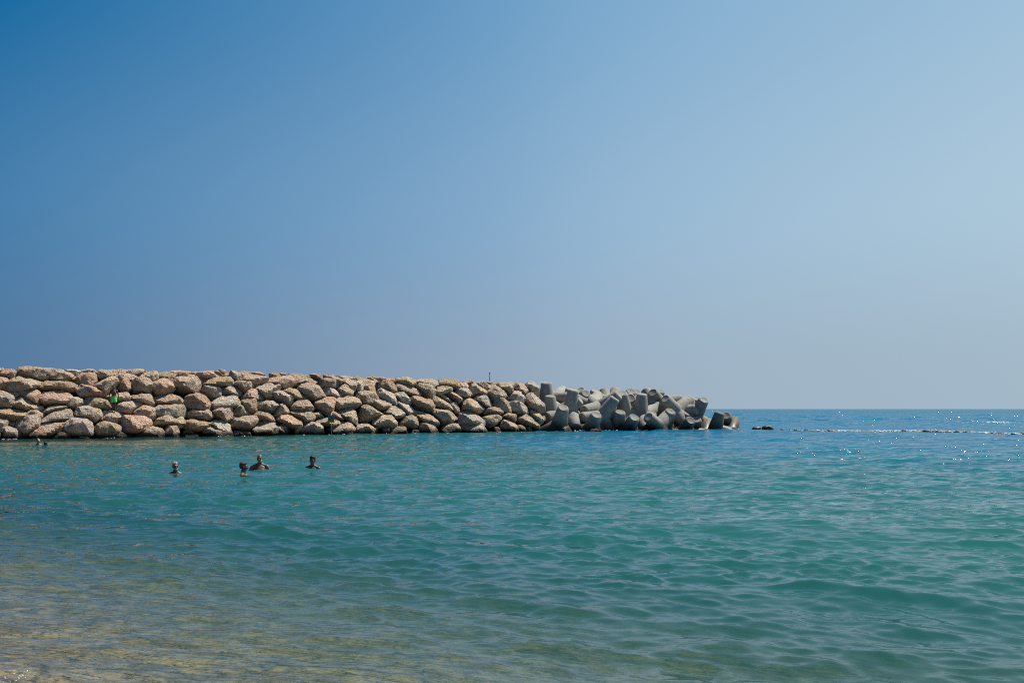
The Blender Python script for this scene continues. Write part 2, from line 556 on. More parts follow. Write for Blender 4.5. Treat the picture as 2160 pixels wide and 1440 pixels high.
TONES = {
    't': (0.58, 0.455, 0.325), 'g': (0.575, 0.485, 0.375), 'w': (0.65, 0.57, 0.47),
    'p': (0.60, 0.41, 0.285), 'y': (0.49, 0.375, 0.235),
}
SKYLINE = np.array([(-400, 776), (0, 776), (100, 775), (215, 778), (330, 781), (480, 782), (570, 786), (680, 787), (760, 793), (830, 795), (920, 798), (1000, 802), (1130, 806), (1200, 808)], float)
STRIPS = {
0: """
t -8,6 6,6 8,12 0,18 -8,17|p 0,18 8,10 20,7 31,13 31,24 20,31 10,24|t 34,5 58,3 90,7 92,18 88,28 74,32 56,27 40,23 34,14
tb 84,6 104,7 100,14 90,14|t 92,19 104,9 116,9 136,20 137,24 124,30 104,29 94,28|wb 122,10 138,9 152,12 156,20 148,24 138,23
wb 150,12 170,8 178,9 180,15 164,17|p 148,22 166,14 178,17 182,30 179,40 168,39 152,42 146,34|p 134,28 140,24 150,24 148,34 138,34
p -8,25 12,26 15,34 12,42 4,49 -8,48|t 10,44 16,35 38,25 56,29 75,35 75,39 66,46 40,54 18,52
y 70,45 80,37 96,33 126,33 141,36 144,44 138,52 126,55 90,50 76,50|tb 76,32 80,28 90,30 98,34 82,38
p 146,60 150,46 158,38 180,43 196,54 200,62 184,66 160,66 148,64|g -8,52 10,53 22,60 24,66 20,82 8,84 -8,82
p 21,57 28,53 39,56 36,62 26,68 23,62|p 39,54 48,47 60,46 74,54 79,66 78,73 70,77 60,70 52,63 41,59
p 79,62 94,53 108,51 124,54 134,64 132,69 124,77 106,77 90,80 80,74|g 22,76 24,71 38,62 48,65 64,77 56,80 48,90 30,85 21,80
p 54,80 64,78 78,80 81,87 76,90 62,89 50,88|t 124,78 134,66 142,63 154,67 157,72 150,80 147,88 140,84 128,82
tb 127,84 138,83 150,82 148,92 142,95 130,90|t 81,90 92,81 106,78 124,80 124,84 100,92 84,96
y -8,85 8,85 36,88 46,93 42,104 30,110 14,108 -8,104|p 46,96 56,89 70,88 80,94 81,100 74,108 66,104 48,104
g 79,104 92,96 112,84 122,84 128,92 138,95 139,100 130,108 112,112 90,115 82,112
g 140,97 150,82 164,80 184,84 191,95 191,99 184,106 178,112 158,101|pb 158,102 166,101 178,108 180,112 174,114
g -8,104 10,104 14,110 12,118 4,128 -8,130|t 14,110 28,108 32,112 30,120 14,118
g 34,112 44,100 66,96 73,103 70,114 64,120 52,132 42,120 34,118|w 6,130 12,118 26,119 40,123 47,130 42,134 24,138 10,137
p 55,128 64,120 72,116 90,115 104,111 116,112 119,116 108,124 90,136 78,139 54,138
w 120,118 126,110 142,102 158,103 170,112 176,122 179,131 166,135 140,130 124,124|y 90,138 104,130 118,128 132,132 134,138 128,142 96,142
w 142,136 150,133 166,136 180,142 160,144 142,142|t -6,130 2,131 4,138 -6,140
""",
190: """
t 8,16 20,9 36,11 44,24 34,27 22,30 11,24|tb 36,10 54,8 68,10 68,16 58,18 50,24 44,22|p 44,24 52,19 60,18 58,26 54,32 48,30
t 9,41 22,33 38,25 48,28 50,38 46,44 40,54 30,60 22,50 12,46|p 54,32 58,20 66,20 72,28 78,40 81,46 74,54 64,54 56,52 53,44
tb 68,18 74,10 86,8 102,9 108,14 102,18 94,20 82,26 78,32 72,28|t 104,18 116,12 126,12 129,20 127,28 120,34 114,28 106,20
yb 114,10 120,8 134,9 140,12 132,14 122,12|t 81,36 84,28 96,25 108,27 115,34 116,46 113,56 106,58 86,57 82,48
yb 130,17 138,13 152,13 168,14 172,20 164,26 158,34 144,28 130,24|pb 150,13 170,11 184,13 184,22 174,22
p 118,38 124,31 140,28 152,32 159,42 157,52 150,57 136,60 126,60 120,52|y -8,70 -4,63 2,62 14,66 22,65 32,68 40,78 42,84 36,87 24,89 6,84 -8,80
t 30,64 36,58 56,55 68,54 77,66 76,69 60,72 46,74 36,70|t 77,62 90,58 104,56 114,59 120,68 122,80 112,80 102,78 92,70 80,67
t 48,78 54,74 72,71 84,70 92,74 92,82 84,92 72,98 62,96 50,88|p 122,70 130,60 146,57 168,58 175,72 170,78 156,81 138,78 124,77
t 83,92 92,84 100,79 114,82 121,84 124,96 123,106 116,110 106,102 88,98
g 121,90 124,80 140,79 156,82 172,77 179,92 178,98 170,103 160,100 140,98 128,102 123,98|t 21,92 28,87 38,88 44,92 36,98 24,98
g 22,104 30,96 42,90 54,92 62,97 60,104 52,112 38,108 24,110|p 60,104 66,98 80,98 104,101 112,108 113,112 108,118 96,124 76,131 64,126 60,114
t 119,114 128,104 142,95 156,90 164,94 172,106 179,112 174,117 150,118 124,118
y 10,124 16,114 28,108 44,112 54,118 56,130 44,134 24,136 12,132|pb 0,106 8,104 12,110 4,114
t 82,132 88,127 104,121 112,118 134,122 139,130 134,136 112,139 90,137|p 140,133 144,122 150,115 168,116 169,124 168,134 156,136 142,137
y 28,138 50,136 70,134 82,138 78,142 40,142|y 10,134 26,136 36,138 28,142 8,142
""",
380: """
t -12,34 -4,25 8,24 28,23 35,30 33,40 34,54 24,58 6,52 -8,50|p -2,14 4,12 14,13 17,22 4,24 -4,22|tb 14,13 21,12 23,18 18,24 14,22
pb 22,14 31,13 30,20 24,22|p 30,22 34,14 50,12 60,12 66,22 64,25 48,27 40,29 32,27|pb 63,14 72,11 80,12 82,20 76,24 68,24
t 72,10 79,9 86,11 84,18 80,18|pb 84,16 92,14 95,18 92,24 82,22|w 94,22 96,12 102,11 112,15 117,24 115,31 104,33 97,30
pb 112,14 118,12 132,13 134,17 124,22 118,28 116,20|tb 132,14 150,13 160,18 160,22 146,20 136,18
t 117,29 124,21 140,19 158,22 165,24 164,28 156,30 153,38 142,39 128,33|y 35,34 44,28 60,25 74,25 90,23 97,30 99,37 96,41 84,44 70,44 44,40
w 41,54 44,44 54,40 66,45 74,46 76,52 74,62 62,67 54,66 44,58|w 77,60 80,47 94,42 106,46 116,54 118,59 112,64 104,62 88,61
t 100,38 106,34 116,33 136,34 138,42 130,48 124,56 118,57 110,48|p 113,66 122,60 132,48 144,47 152,56 158,65 150,69 140,71 128,66
g 140,45 152,40 166,38 186,38 190,46 188,50 176,58 170,68 160,70 152,58|p 4,76 12,64 22,58 34,56 50,64 55,74 57,80 54,86 34,89 18,88 8,84
w 57,74 70,65 76,62 96,60 110,63 113,72 110,78 100,82 88,76 72,84 60,88|y 113,70 122,66 140,66 144,72 143,90 138,96 132,98 128,90 124,80 116,76
t 100,102 102,84 112,76 122,80 128,90 132,98 120,99 106,100|t 12,92 18,88 36,88 54,86 60,94 58,102 48,107 36,107 16,102
t 60,92 68,84 82,79 96,84 98,94 98,104 92,110 82,108 70,102 64,96|g 145,82 148,72 160,70 182,71 190,76 180,84 172,92 160,90 147,90
p 140,96 150,90 164,92 174,96 180,105 178,108 164,108 150,106 146,100|t 97,110 104,100 120,98 140,99 147,104 144,112 136,118 130,124 118,127 104,124 98,116
p 9,116 14,108 24,105 44,110 56,112 54,118 46,122 44,126 30,127 12,124|w 57,112 66,107 80,108 92,115 100,126 100,130 92,126 80,120 66,120
t 44,132 48,120 62,118 84,120 94,124 98,132 86,135 54,138 44,136|t 0,133 10,126 26,127 38,133 36,138 2,138|t 100,132 108,126 130,128 138,136 134,138 104,137
g 140,124 148,116 172,114 182,118 182,132 160,134 148,132|p 148,108 170,108 182,112 176,116 160,116 150,114|t -14,112 -6,105 4,106 8,112 4,120 -10,122
""",
570: """
yb -2,17 8,15 16,17 19,22 14,26 0,25|tb 17,16 28,15 30,20 22,24|yb 30,18 42,16 48,16 62,18 74,20 76,24 62,26 54,30 44,28 36,22
tb 60,16 72,17 77,22 66,20|p 72,17 84,17 99,21 98,26 90,28 78,23|p -4,27 10,26 22,22 34,23 44,24 45,30 40,40 36,46 22,45 12,37 0,36
t 50,40 58,30 60,25 72,23 84,28 90,32 84,38 70,37 58,38|t 50,42 60,38 76,36 90,42 98,52 103,61 96,65 86,70 74,68 62,54 54,50
t 89,40 94,28 108,25 124,24 127,32 127,48 120,46 106,44 96,47|p 100,20 112,17 126,22 140,30 140,36 132,41 127,38 126,28 118,24 104,26
tb 124,20 140,20 158,24 162,28 150,27 140,28|t 140,32 148,27 158,30 164,36 162,46 156,52 148,42 142,38|t 160,32 170,33 178,36 180,46 174,52 164,52 163,42
yb 158,24 162,21 174,24 182,28 176,34 166,30|w 98,50 110,44 120,46 134,58 137,62 128,65 106,63 100,56|t 128,48 134,41 142,39 150,43 157,50 156,60 146,62 138,62 134,56
g 0,54 14,51 24,51 38,56 44,66 42,74 36,80 26,78 16,74 6,66|y 24,48 36,46 50,49 62,58 70,66 68,69 54,70 46,72 43,60 36,55
t 36,82 44,75 54,70 68,69 74,77 83,83 80,90 70,89 56,87 46,88 37,90|p 86,72 94,66 108,63 122,65 121,76 119,89 110,90 104,95 96,90 88,82
t 122,78 124,66 138,63 156,63 166,68 170,76 164,84 150,86 140,90 128,90 121,84|t 6,92 12,80 24,76 32,84 35,92 28,96 16,102 8,100
t 34,94 46,88 64,88 78,92 82,100 78,108 66,111 56,108 44,101|p 11,106 18,98 30,96 46,104 58,108 59,114 53,124 46,120 34,112 18,110
pb 8,116 20,108 32,112 44,122 40,132 28,126 16,118|p 44,126 54,120 56,126 48,134 42,132|t 80,104 82,92 92,90 101,99 100,102 90,103
p 104,98 106,90 120,90 134,96 139,102 136,107 128,103 118,100|t 130,92 146,86 156,86 162,96 164,108 163,116 152,110 144,100 138,98
t 86,110 94,104 108,101 124,103 132,108 130,113 116,118 104,116 96,114|t 58,122 62,116 74,110 92,112 98,118 102,128 98,132 80,132 62,132
t 112,120 118,117 138,110 150,112 157,120 156,130 150,134 132,131 114,128|t 130,110 138,108 142,112 134,114|g 8,118 24,117 29,120 33,128 31,132 10,134
""",
760: """
p 8,32 16,29 24,34 29,46 31,54 22,53 11,52 12,44|yb 20,22 40,24 32,30|p 34,28 40,24 60,26 67,30 66,36 56,30|tb 10,24 20,23 32,30 30,36 26,35 20,28
p 33,42 36,34 44,29 56,29 66,38 70,48 66,56 54,53 42,48 36,47|y 67,32 70,25 84,23 96,24 106,30 108,38 100,42 90,40 80,36 68,36
t 106,32 114,27 136,27 142,32 148,38 144,44 134,40 120,38 108,38|y 147,32 150,28 168,27 184,28 191,36 191,42 180,45 164,42 152,40
t 66,38 72,36 86,38 98,42 112,50 116,54 112,62 98,60 86,58 76,54 70,48|t 103,42 112,38 130,39 140,46 143,52 140,62 130,68 120,64 116,56 110,48
w 33,56 36,50 41,47 54,52 64,58 69,70 68,78 58,72 44,68 36,64|w 64,58 70,54 82,54 90,62 94,68 93,76 84,74 72,68|t 142,46 152,43 164,44 172,42 174,50 164,54 156,60 148,62 143,56
p 158,54 170,52 180,56 190,62 194,68 188,76 180,72 170,64|t 151,62 158,58 170,66 176,72 168,74 156,66|p 94,68 98,62 108,62 120,67 134,69 139,78 139,88 132,94 118,90 106,80 96,76
t 136,66 144,60 158,68 172,76 178,84 166,88 154,87 142,84 138,74|t 170,74 182,73 188,84 190,92 180,92 176,84|t 16,72 24,68 44,68 56,72 63,78 56,82 42,87 32,88 22,78
t -8,60 -3,53 10,52 26,54 34,64 34,68 20,69 12,76 0,76 -6,70|t -4,112 -2,100 0,90 1,78 10,76 24,84 42,96 30,100 18,108 8,113
p -8,130 -6,117 4,113 16,113 22,118 24,124 29,128 27,133 0,133|w 68,80 74,71 84,73 98,82 104,92 96,98 86,98 80,90
w 41,94 52,86 58,80 66,81 78,88 85,94 82,100 72,102 60,96|t 98,98 106,88 118,90 136,98 148,106 148,112 144,117 130,114 116,112 108,106
t 135,94 142,87 160,88 170,90 178,97 182,108 166,112 156,115 148,106 140,98|t 24,118 26,104 36,98 58,98 67,108 68,116 56,120 40,122
t 76,110 84,100 98,98 106,102 109,116 102,122 92,120 84,116 72,114|t 69,114 80,112 86,118 76,119|p 108,120 116,112 126,112 144,118 152,124 154,128 146,131 130,131 112,128
t 152,122 164,114 180,113 188,116 189,126 186,130 170,128 156,128|p 36,128 44,122 54,120 58,128 54,131 38,131|p 56,122 64,118 84,119 90,126 88,131 70,132 58,130
p 91,128 100,123 110,125 111,131 94,132|y 25,122 32,119 36,124 30,130
""",
950: """
yb 20,36 28,31 40,29 44,34 36,38 36,44 24,42|p 40,34 52,32 64,31 70,38 68,44 62,46 56,38|yb 68,32 78,32 82,38 74,42 70,42|yb 80,33 92,34 88,42 80,40
t 35,46 38,38 50,34 58,40 66,46 71,54 66,58 56,60 44,62 38,54|t 87,42 92,34 104,33 116,36 118,48 112,56 106,58 98,48
t 118,42 124,34 134,33 142,40 148,48 149,54 140,58 130,50 120,50|tb 104,33 116,32 122,36 118,40 112,36|t 142,38 148,32 156,32 166,40 168,52 166,58 158,57 150,50
t 160,58 166,57 169,62 164,64|w 6,56 14,45 32,46 38,54 42,62 40,65 28,64 16,60|t 68,50 76,44 88,43 102,52 106,58 104,64 96,66 86,66 78,72 70,60
w 104,64 112,58 120,52 132,52 139,60 140,68 136,74 126,70 112,70|w 140,64 144,57 158,56 170,66 178,76 178,86 172,92 162,88 148,86 143,76
w 44,64 52,61 66,60 72,65 78,78 76,82 66,82 56,74|t 20,90 24,74 28,66 36,64 48,70 58,80 64,84 58,90 50,95 36,92|t 80,78 84,68 92,65 106,68 112,80 115,92 110,95 100,92 96,84
w 110,74 116,68 132,72 142,80 147,92 148,96 136,97 126,96 116,86|t 63,90 70,84 90,81 98,86 99,92 90,97 76,98 64,95|t 148,90 152,88 166,92 172,100 178,106 176,112 168,114 158,106 150,98
w 172,100 178,98 179,106|w 14,106 18,92 32,91 48,96 58,102 65,110 64,116 50,112 34,111 20,116|t 60,102 72,98 88,97 96,100 97,104 88,112 80,118 70,114
y 97,98 108,93 125,96 125,104 121,110 108,106|t 124,108 128,100 142,96 150,100 162,110 168,116 166,124 156,124 146,120 132,112
w 20,118 30,112 46,110 60,114 74,122 76,126 62,128 46,126 30,122|p 96,116 102,106 112,106 124,114 132,120 128,126 116,128 102,122
p 76,126 84,119 92,120 100,126 92,129 82,130|t 68,116 80,116 80,120 72,121|t 126,116 136,116 144,122 142,128 132,128|t 142,122 150,119 156,124 156,128 144,128
y 152,122 160,114 168,116 168,124 160,126
""",
}

def boulder_shape(poly, seed, sub=4, hd=None, rough=1.0):
    """rounded polytope whose silhouette across the view is the outline; poly (n,2) metres about its centre,
    x right, y up; returned verts x right, y away, z up"""
    r = np.random.default_rng(seed)
    poly = np.asarray(poly, float)
    # orient counter clockwise
    area = 0.5 * np.sum(poly[:, 0] * np.roll(poly[:, 1], -1) - np.roll(poly[:, 0], -1) * poly[:, 1])
    if area < 0: poly = poly[::-1]
    w, h = np.ptp(poly[:, 0]), np.ptp(poly[:, 1])
    if hd is None: hd = 0.30 * (w + h) * r.uniform(0.85, 1.15)
    N, H = [], []
    n = len(poly)
    hull = poly
    for i in range(n):
        a, b = poly[i], poly[(i + 1) % n]
        e = b - a
        l = np.hypot(*e)
        if l < 1e-6: continue
        nn = np.array([e[1], -e[0]]) / l
        # support of the whole outline keeps the body convex
        sup = np.max(poly @ nn)
        if sup < 0.05 * (w + h): continue
        y0 = r.uniform(-0.25, 0.25) * hd
        for sgn in (-1, 1):
            tau = r.uniform(0.10, 0.60)
            v = np.array([nn[0] * math.cos(tau), sgn * math.sin(tau), nn[1] * math.cos(tau)])
            N.append(v); H.append(max(0.03, sup * math.cos(tau) + sgn * y0 * math.sin(tau)))
    for j in range(5):
        v = np.array([r.uniform(-0.8, 0.8), -1.0, r.uniform(-0.35, 1.25)]); v /= np.linalg.norm(v)
        N.append(v); H.append(hd * r.uniform(0.68, 0.98))
    for j in range(4):
        v = np.array([r.uniform(-0.8, 0.8), 1.0, r.uniform(-0.8, 0.8)]); v /= np.linalg.norm(v)
        N.append(v); H.append(hd * r.uniform(0.8, 1.1))
    for j in range(5):      # broken-off corners
        v = r.normal(0, 1, 3); v[1] = -abs(v[1]) if j < 4 else v[1]; v /= np.linalg.norm(v)
        sup = math.sqrt((v[0] * w / 2) ** 2 + (v[2] * h / 2) ** 2 + (v[1] * hd) ** 2)
        N.append(v); H.append(sup * r.uniform(0.80, 0.98))
    N = np.array(N); H = np.array(H)
    D, F = ICO[sub]
    c = np.maximum(D @ N.T, 0) / H
    p = 160.0
    rad = np.sum(c ** p, axis=1) ** (-1 / p)
    V = D * rad[:, None]
    size = 0.5 * (w + h)
    off = r.uniform(0, 60, 3)
    amp = rough * size
    d1 = vnoise(V * (2.2 / size) + off) - 0.5
    d2 = vnoise(V * (6.0 / size) + off + 9) - 0.5
    d3 = vnoise(V * (14.0 / size) + off + 21) - 0.5
    # pits: eroded hollows
    pit = np.clip(vnoise(V * (8.0 / size) + off + 33) - 0.72, 0, 1)
    V = V * (1 + (0.06 * d1 + 0.085 * d2 + 0.09 * d3 - 0.36 * pit) * rough)[:, None]
    return V, F

breakwater = empty('breakwater', (P0[0], P0[1], 0))
tag(breakwater, 'long breakwater wall of stacked tan limestone boulders across the bay', 'breakwater')

ROCKS = []      # (object, world verts, faces)
def add_boulder(V, F, loc, rot_z, tone, name='boulder'):
    me = mesh_np(name, V, F)
    o = link(name, me, M_ROCK, breakwater)
    me.set_sharp_from_angle(angle=R(24))
    M = Matrix.Translation(Vector(loc) - breakwater.location) @ Matrix.Rotation(rot_z, 4, 'Z')
    o.matrix_local = M
    j = [random.uniform(0.80, 1.10) for _ in range(1)][0]
    c = [max(0.02, t * j * random.uniform(0.96, 1.04)) for t in TONES[tone]]
    o.color = (*c, 1)
    cz, sz = math.cos(rot_z), math.sin(rot_z)
    W = np.stack([V[:, 0] * cz - V[:, 1] * sz, V[:, 0] * sz + V[:, 1] * cz, V[:, 2]], -1) + np.array(loc)
    ROCKS.append((o, W, F))
    return o

def build_boulders():
    seed = 100
    for x0, txt in STRIPS.items():
        for item in txt.replace('\n', '|').split('|'):
            item = item.strip()
            if not item: continue
            parts = item.split()
            code = parts[0]; tone = code[0]; back = 'b' in code[1:]
            pts = np.array([[float(c) for c in q.split(',')] for q in parts[1:]])
            px = np.stack([x0 + pts[:, 0] / 0.9, 768 + pts[:, 1] / 0.9], -1)
            if len(px) < 4:
                px = np.vstack([px, px.mean(0) * 1.0 + (px[0] - px.mean(0)) * -0.8])
            c = 0.5 * (px.max(0) + px.min(0))
            if back and np.ptp(px[:, 1]) < 8.5: continue
            low = px[:, 1].max() > 768 + 127 / 0.9
            size_px = 0.5 * (np.ptp(px[:, 0]) + np.ptp(px[:, 1]))
            push = 0.25 + (0.9 if back else 0.0) + (0.35 if size_px < 18 and not low else 0.0)
            Y = slope_Y(c[0], c[1], push)
            u, v = ray(c[0], c[1])
            ang = -math.atan(u)
            loc = Vector((u * Y, Y, CAM_H + v * Y))
            k = Y / FPX
            poly = np.stack([(px[:, 0] - c[0]) * k, -(px[:, 1] - c[1]) * k], -1)
            top0 = poly[:, 1].max()
            poly = poly * 1.19
            if px[:, 1].min() < np.interp(c[0], SKYLINE[:, 0], SKYLINE[:, 1]) + 8:
                poly[:, 1] -= poly[:, 1].max() - top0      # nothing rises over the crest line
            if low:       # foot rocks stand on the bed below the surface
                m = poly[:, 1] < poly[:, 1].mean()
                poly[m, 1] -= 0.45
            seed += 1
            small = size_px < 14
            V, F = boulder_shape(poly, seed, sub=3 if small else 4)
            add_boulder(V, F, loc, ang, tone)
    # more boulders lie behind along the crest and off the left end
    r = np.random.default_rng(5)
    for row, (s0, n_, drop_) in enumerate(((-3.5, 44, 5), (-4.6, 34, 8))):
        for i in range(n_):
            t = -4 + (WLEN + 3.6) * (i + r.uniform(0.1, 0.8)) / n_
            w, h = r.uniform(1.2, 1.9), r.uniform(0.9, 1.25)
            th = np.linspace(0, 2 * math.pi, 8)[:-1] + r.uniform(-0.3, 0.3, 7)
            poly = np.stack([np.cos(th) * w / 2, np.sin(th) * h / 2], -1)
            xy = P0 + WD * t + WN * (s0 + r.uniform(-0.3, 0.3))
            px = HX + FPX * xy[0] / xy[1]
            zt = CAM_H - (np.interp(px, SKYLINE[:, 0], SKYLINE[:, 1]) + drop_ + r.uniform(0, 4) - HY) / FPX * xy[1]
            V, F = boulder_shape(poly, 900 + 60 * row + i, sub=3)
            add_boulder(V, F, (xy[0], xy[1], zt - V[:, 2].max()), r.uniform(-0.5, 0.5), random.choice('tgpyt'))
    for i, (t, s_, z) in enumerate(((WLEN - 0.6, -2.9, 3.0), (WLEN + 0.5, -3.0, 2.2), (WLEN - 0.4, -3.2, 1.4), (WLEN + 0.8, -3.6, 0.6))):   # butt end
        th = np.linspace(0, 2 * math.pi, 8)[:-1] + r.uniform(-0.3, 0.3, 7)
        xy = P0 + WD * t + WN * s_
        V, F = boulder_shape(np.stack([np.cos(th) * 1.0, np.sin(th) * 0.7], -1), 880 + i, sub=3)
        add_boulder(V, F, (xy[0], xy[1], z), 0.5, 't')
    for i in range(16):     # wall continues out of the picture to the left
        t = -r.uniform(1.5, 7.0); z = r.uniform(0.2, 4.2)
        w, h = r.uniform(1.4, 2.2), r.uniform(1.0, 1.5)
        th = np.linspace(0, 2 * math.pi, 8)[:-1] + r.uniform(-0.3, 0.3, 7)
        poly = np.stack([np.cos(th) * w / 2, np.sin(th) * h / 2], -1)
        xy = P0 + WD * t - WN * (COT * z)
        V, F = boulder_shape(poly, 950 + i, sub=3)
        add_boulder(V, F, (xy[0], xy[1], z), r.uniform(0, 0.6), random.choice('tgpy'))
build_boulders()

def build_core():
    """rubble hearting inside the armour stones"""
    prof = [(0.3, -2.5), (-1.8, 0.0), (-4.9, 3.75), (-8.5, 3.7), (-13.0, -2.5)]   # (towards the bay, height)
    prof2 = []
    for (a, b) in zip(prof[:-1], prof[1:]):
        for q in np.linspace(0, 1, 9)[:-1]:
            prof2.append((a[0] + (b[0] - a[0]) * q, a[1] + (b[1] - a[1]) * q))
    prof2.append(prof[-1])
    ts = np.linspace(-12, WLEN + 0.2, 110)
    V = []
    for t in ts:
        for (s, z) in prof2:
            xy = P0 + WD * t + WN * s
            V.append((xy[0], xy[1], z - (0.3 * t / WLEN if z > 0 else 0)))
    V = np.array(V)
    n = vnoise(V * 1.3) - 0.5
    V[:, 2] += n * 0.45
    V[:, 0] += (vnoise(V * 1.1 + 7) - 0.5) * 0.4
    F = grid_faces(len(ts), len(prof2))
    me = mesh_np('rubble_core', V - np.array([P0[0], P0[1], 0]), F)
    o = link('rubble_core', me, M_RUBBLE, breakwater)
    o['kind'] = 'stuff'
build_core()

# ----------------------------------------------------------------------------
# tetrapods
# ----------------------------------------------------------------------------
LEG = 2.25; R_TIP = 0.43; R_BASE = 0.80
def leg_mesh():
    """tapered round leg along +Z from the hub, chamfered rim, flat slightly recessed end"""
    prof = [(0.02, -0.10), (R_BASE, 0.0), (R_BASE - 0.14, 0.75), (R_TIP + 0.06, LEG - 0.14), (R_TIP + 0.045, LEG - 0.10),
            (R_TIP - 0.045, LEG - 0.015), (R_TIP - 0.075, LEG), (R_TIP - 0.10, LEG - 0.012), (0.0, LEG - 0.012)]
    seg = 40
    bm = bmesh.new()
    rings = []
    for (r_, z) in prof[:-1]:
        rings.append([bm.verts.new((r_ * math.cos(2 * math.pi * i / seg), r_ * math.sin(2 * math.pi * i / seg), z)) for i in range(seg)])
    for a, b in zip(rings[:-1], rings[1:]):
        for i in range(seg):
            bm.faces.new((a[i], a[(i + 1) % seg], b[(i + 1) % seg], b[i]))
    bm.faces.new(rings[-1])
    bm.faces.new(list(reversed(rings[0])))
    # mould seam: a thin raised line down two sides of the leg
    for a0 in (0.0, math.pi):
        pts = []
        for (r_, z) in prof[1:5]:
            for da, dr in ((-0.022, -0.012), (0, 0.006), (0.022, -0.012)):
                rr_ = r_ + dr
                pts.append(bm.verts.new((rr_ * math.cos(a0 + da), rr_ * math.sin(a0 + da), z)))
        for i in range(3):
            for j in range(2):
                q = i * 3 + j
                bm.faces.new((pts[q], pts[q + 1], pts[q + 4], pts[q + 3]))
    bmesh.ops.recalc_face_normals(bm, faces=bm.faces)
    me = bm_mesh('leg', bm)
    me.materials.append(M_CONC)
    for p_ in me.polygons:
        p_.use_smooth = len(p_.vertices) == 4
    me.set_sharp_from_angle(angle=R(32))
    return me
LEG_ME = leg_mesh()
_ct = math.acos(-1 / 3)
LEG_DIRS = [Vector((0, 0, 1))] + [Vector((math.sin(_ct) * math.cos(a), math.sin(_ct) * math.sin(a), math.cos(_ct))) for a in (0, 2 * math.pi / 3, 4 * math.pi / 3)]
LEG_ROTS = [Vector((0, 0, 1)).rotation_difference(d) if i else Matrix.Identity(3).to_quaternion() for i, d in enumerate(LEG_DIRS)]

def front_Y(px): return 83.6 + (px - 1140) / 420.0 * 9.0

def tetrapod(tip, cen, row, toward, hint, label, tone=1.0):
    """tip, cen: where the main leg ends and where it meets the hub in the photograph; row: metres behind the
    front line; toward: -1 leans to the viewer, +1 away; hint: (right, away, up) of a second leg"""
    Yc = front_Y(cen[0]) + 1.4 + row
    T = at(tip[0], tip[1], Yc); Cc = at(cen[0], cen[1], Yc)
    d2 = Vector((T.x - Cc.x, 0, T.z - Cc.z))
    l = d2.length
    if l > LEG * 0.985:
        d2 *= LEG * 0.985 / l; l = LEG * 0.985
    dy = toward * math.sqrt(LEG ** 2 - l ** 2)
    axis = Vector((d2.x, dy, d2.z)).normalized()
    # tip stays where the photograph has it at its own distance
    Tt = at(tip[0], tip[1], Yc + dy)
    loc = Tt - axis * LEG
    if hint is None:      # roll so that the other legs lie low and to the back
        best = None
        p = axis.orthogonal().normalized(); q = axis.cross(p)
        for i in range(48):
            a_ = 2 * math.pi / 3 * i / 48
            hv_ = p * math.cos(a_) + q * math.sin(a_)
            y_ = axis.cross(hv_)
            cost = 0.0
            for d in LEG_DIRS[1:]:
                w = hv_ * d.x + y_ * d.y + axis * d.z
                cost += max(0, w.z + 0.25) ** 2 * 1.5 + max(0, -w.y) ** 2 * max(0, w.z + 0.5)
            if best is None or cost < best[0]: best = (cost, hv_)
        hint = best[1]
    hv = Vector(hint)
    hv = (hv - axis * hv.dot(axis)).normalized()
    z = axis; x = hv; y = z.cross(x)
    M = Matrix((x, y, z)).transposed().to_4x4()
    o = empty('tetrapod', loc)
    o.matrix_world = Matrix.Translation(loc) @ M
    tag(o, label, 'tetrapod', 'concrete tetrapods at the end of the breakwater')
    for i in range(4):
        lg = bpy.data.objects.new('leg', LEG_ME)
        COL.objects.link(lg)
        lg.parent = o
        lg.rotation_mode = 'QUATERNION'
        lg.rotation_quaternion = LEG_ROTS[i]
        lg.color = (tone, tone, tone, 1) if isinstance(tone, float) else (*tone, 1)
    return o

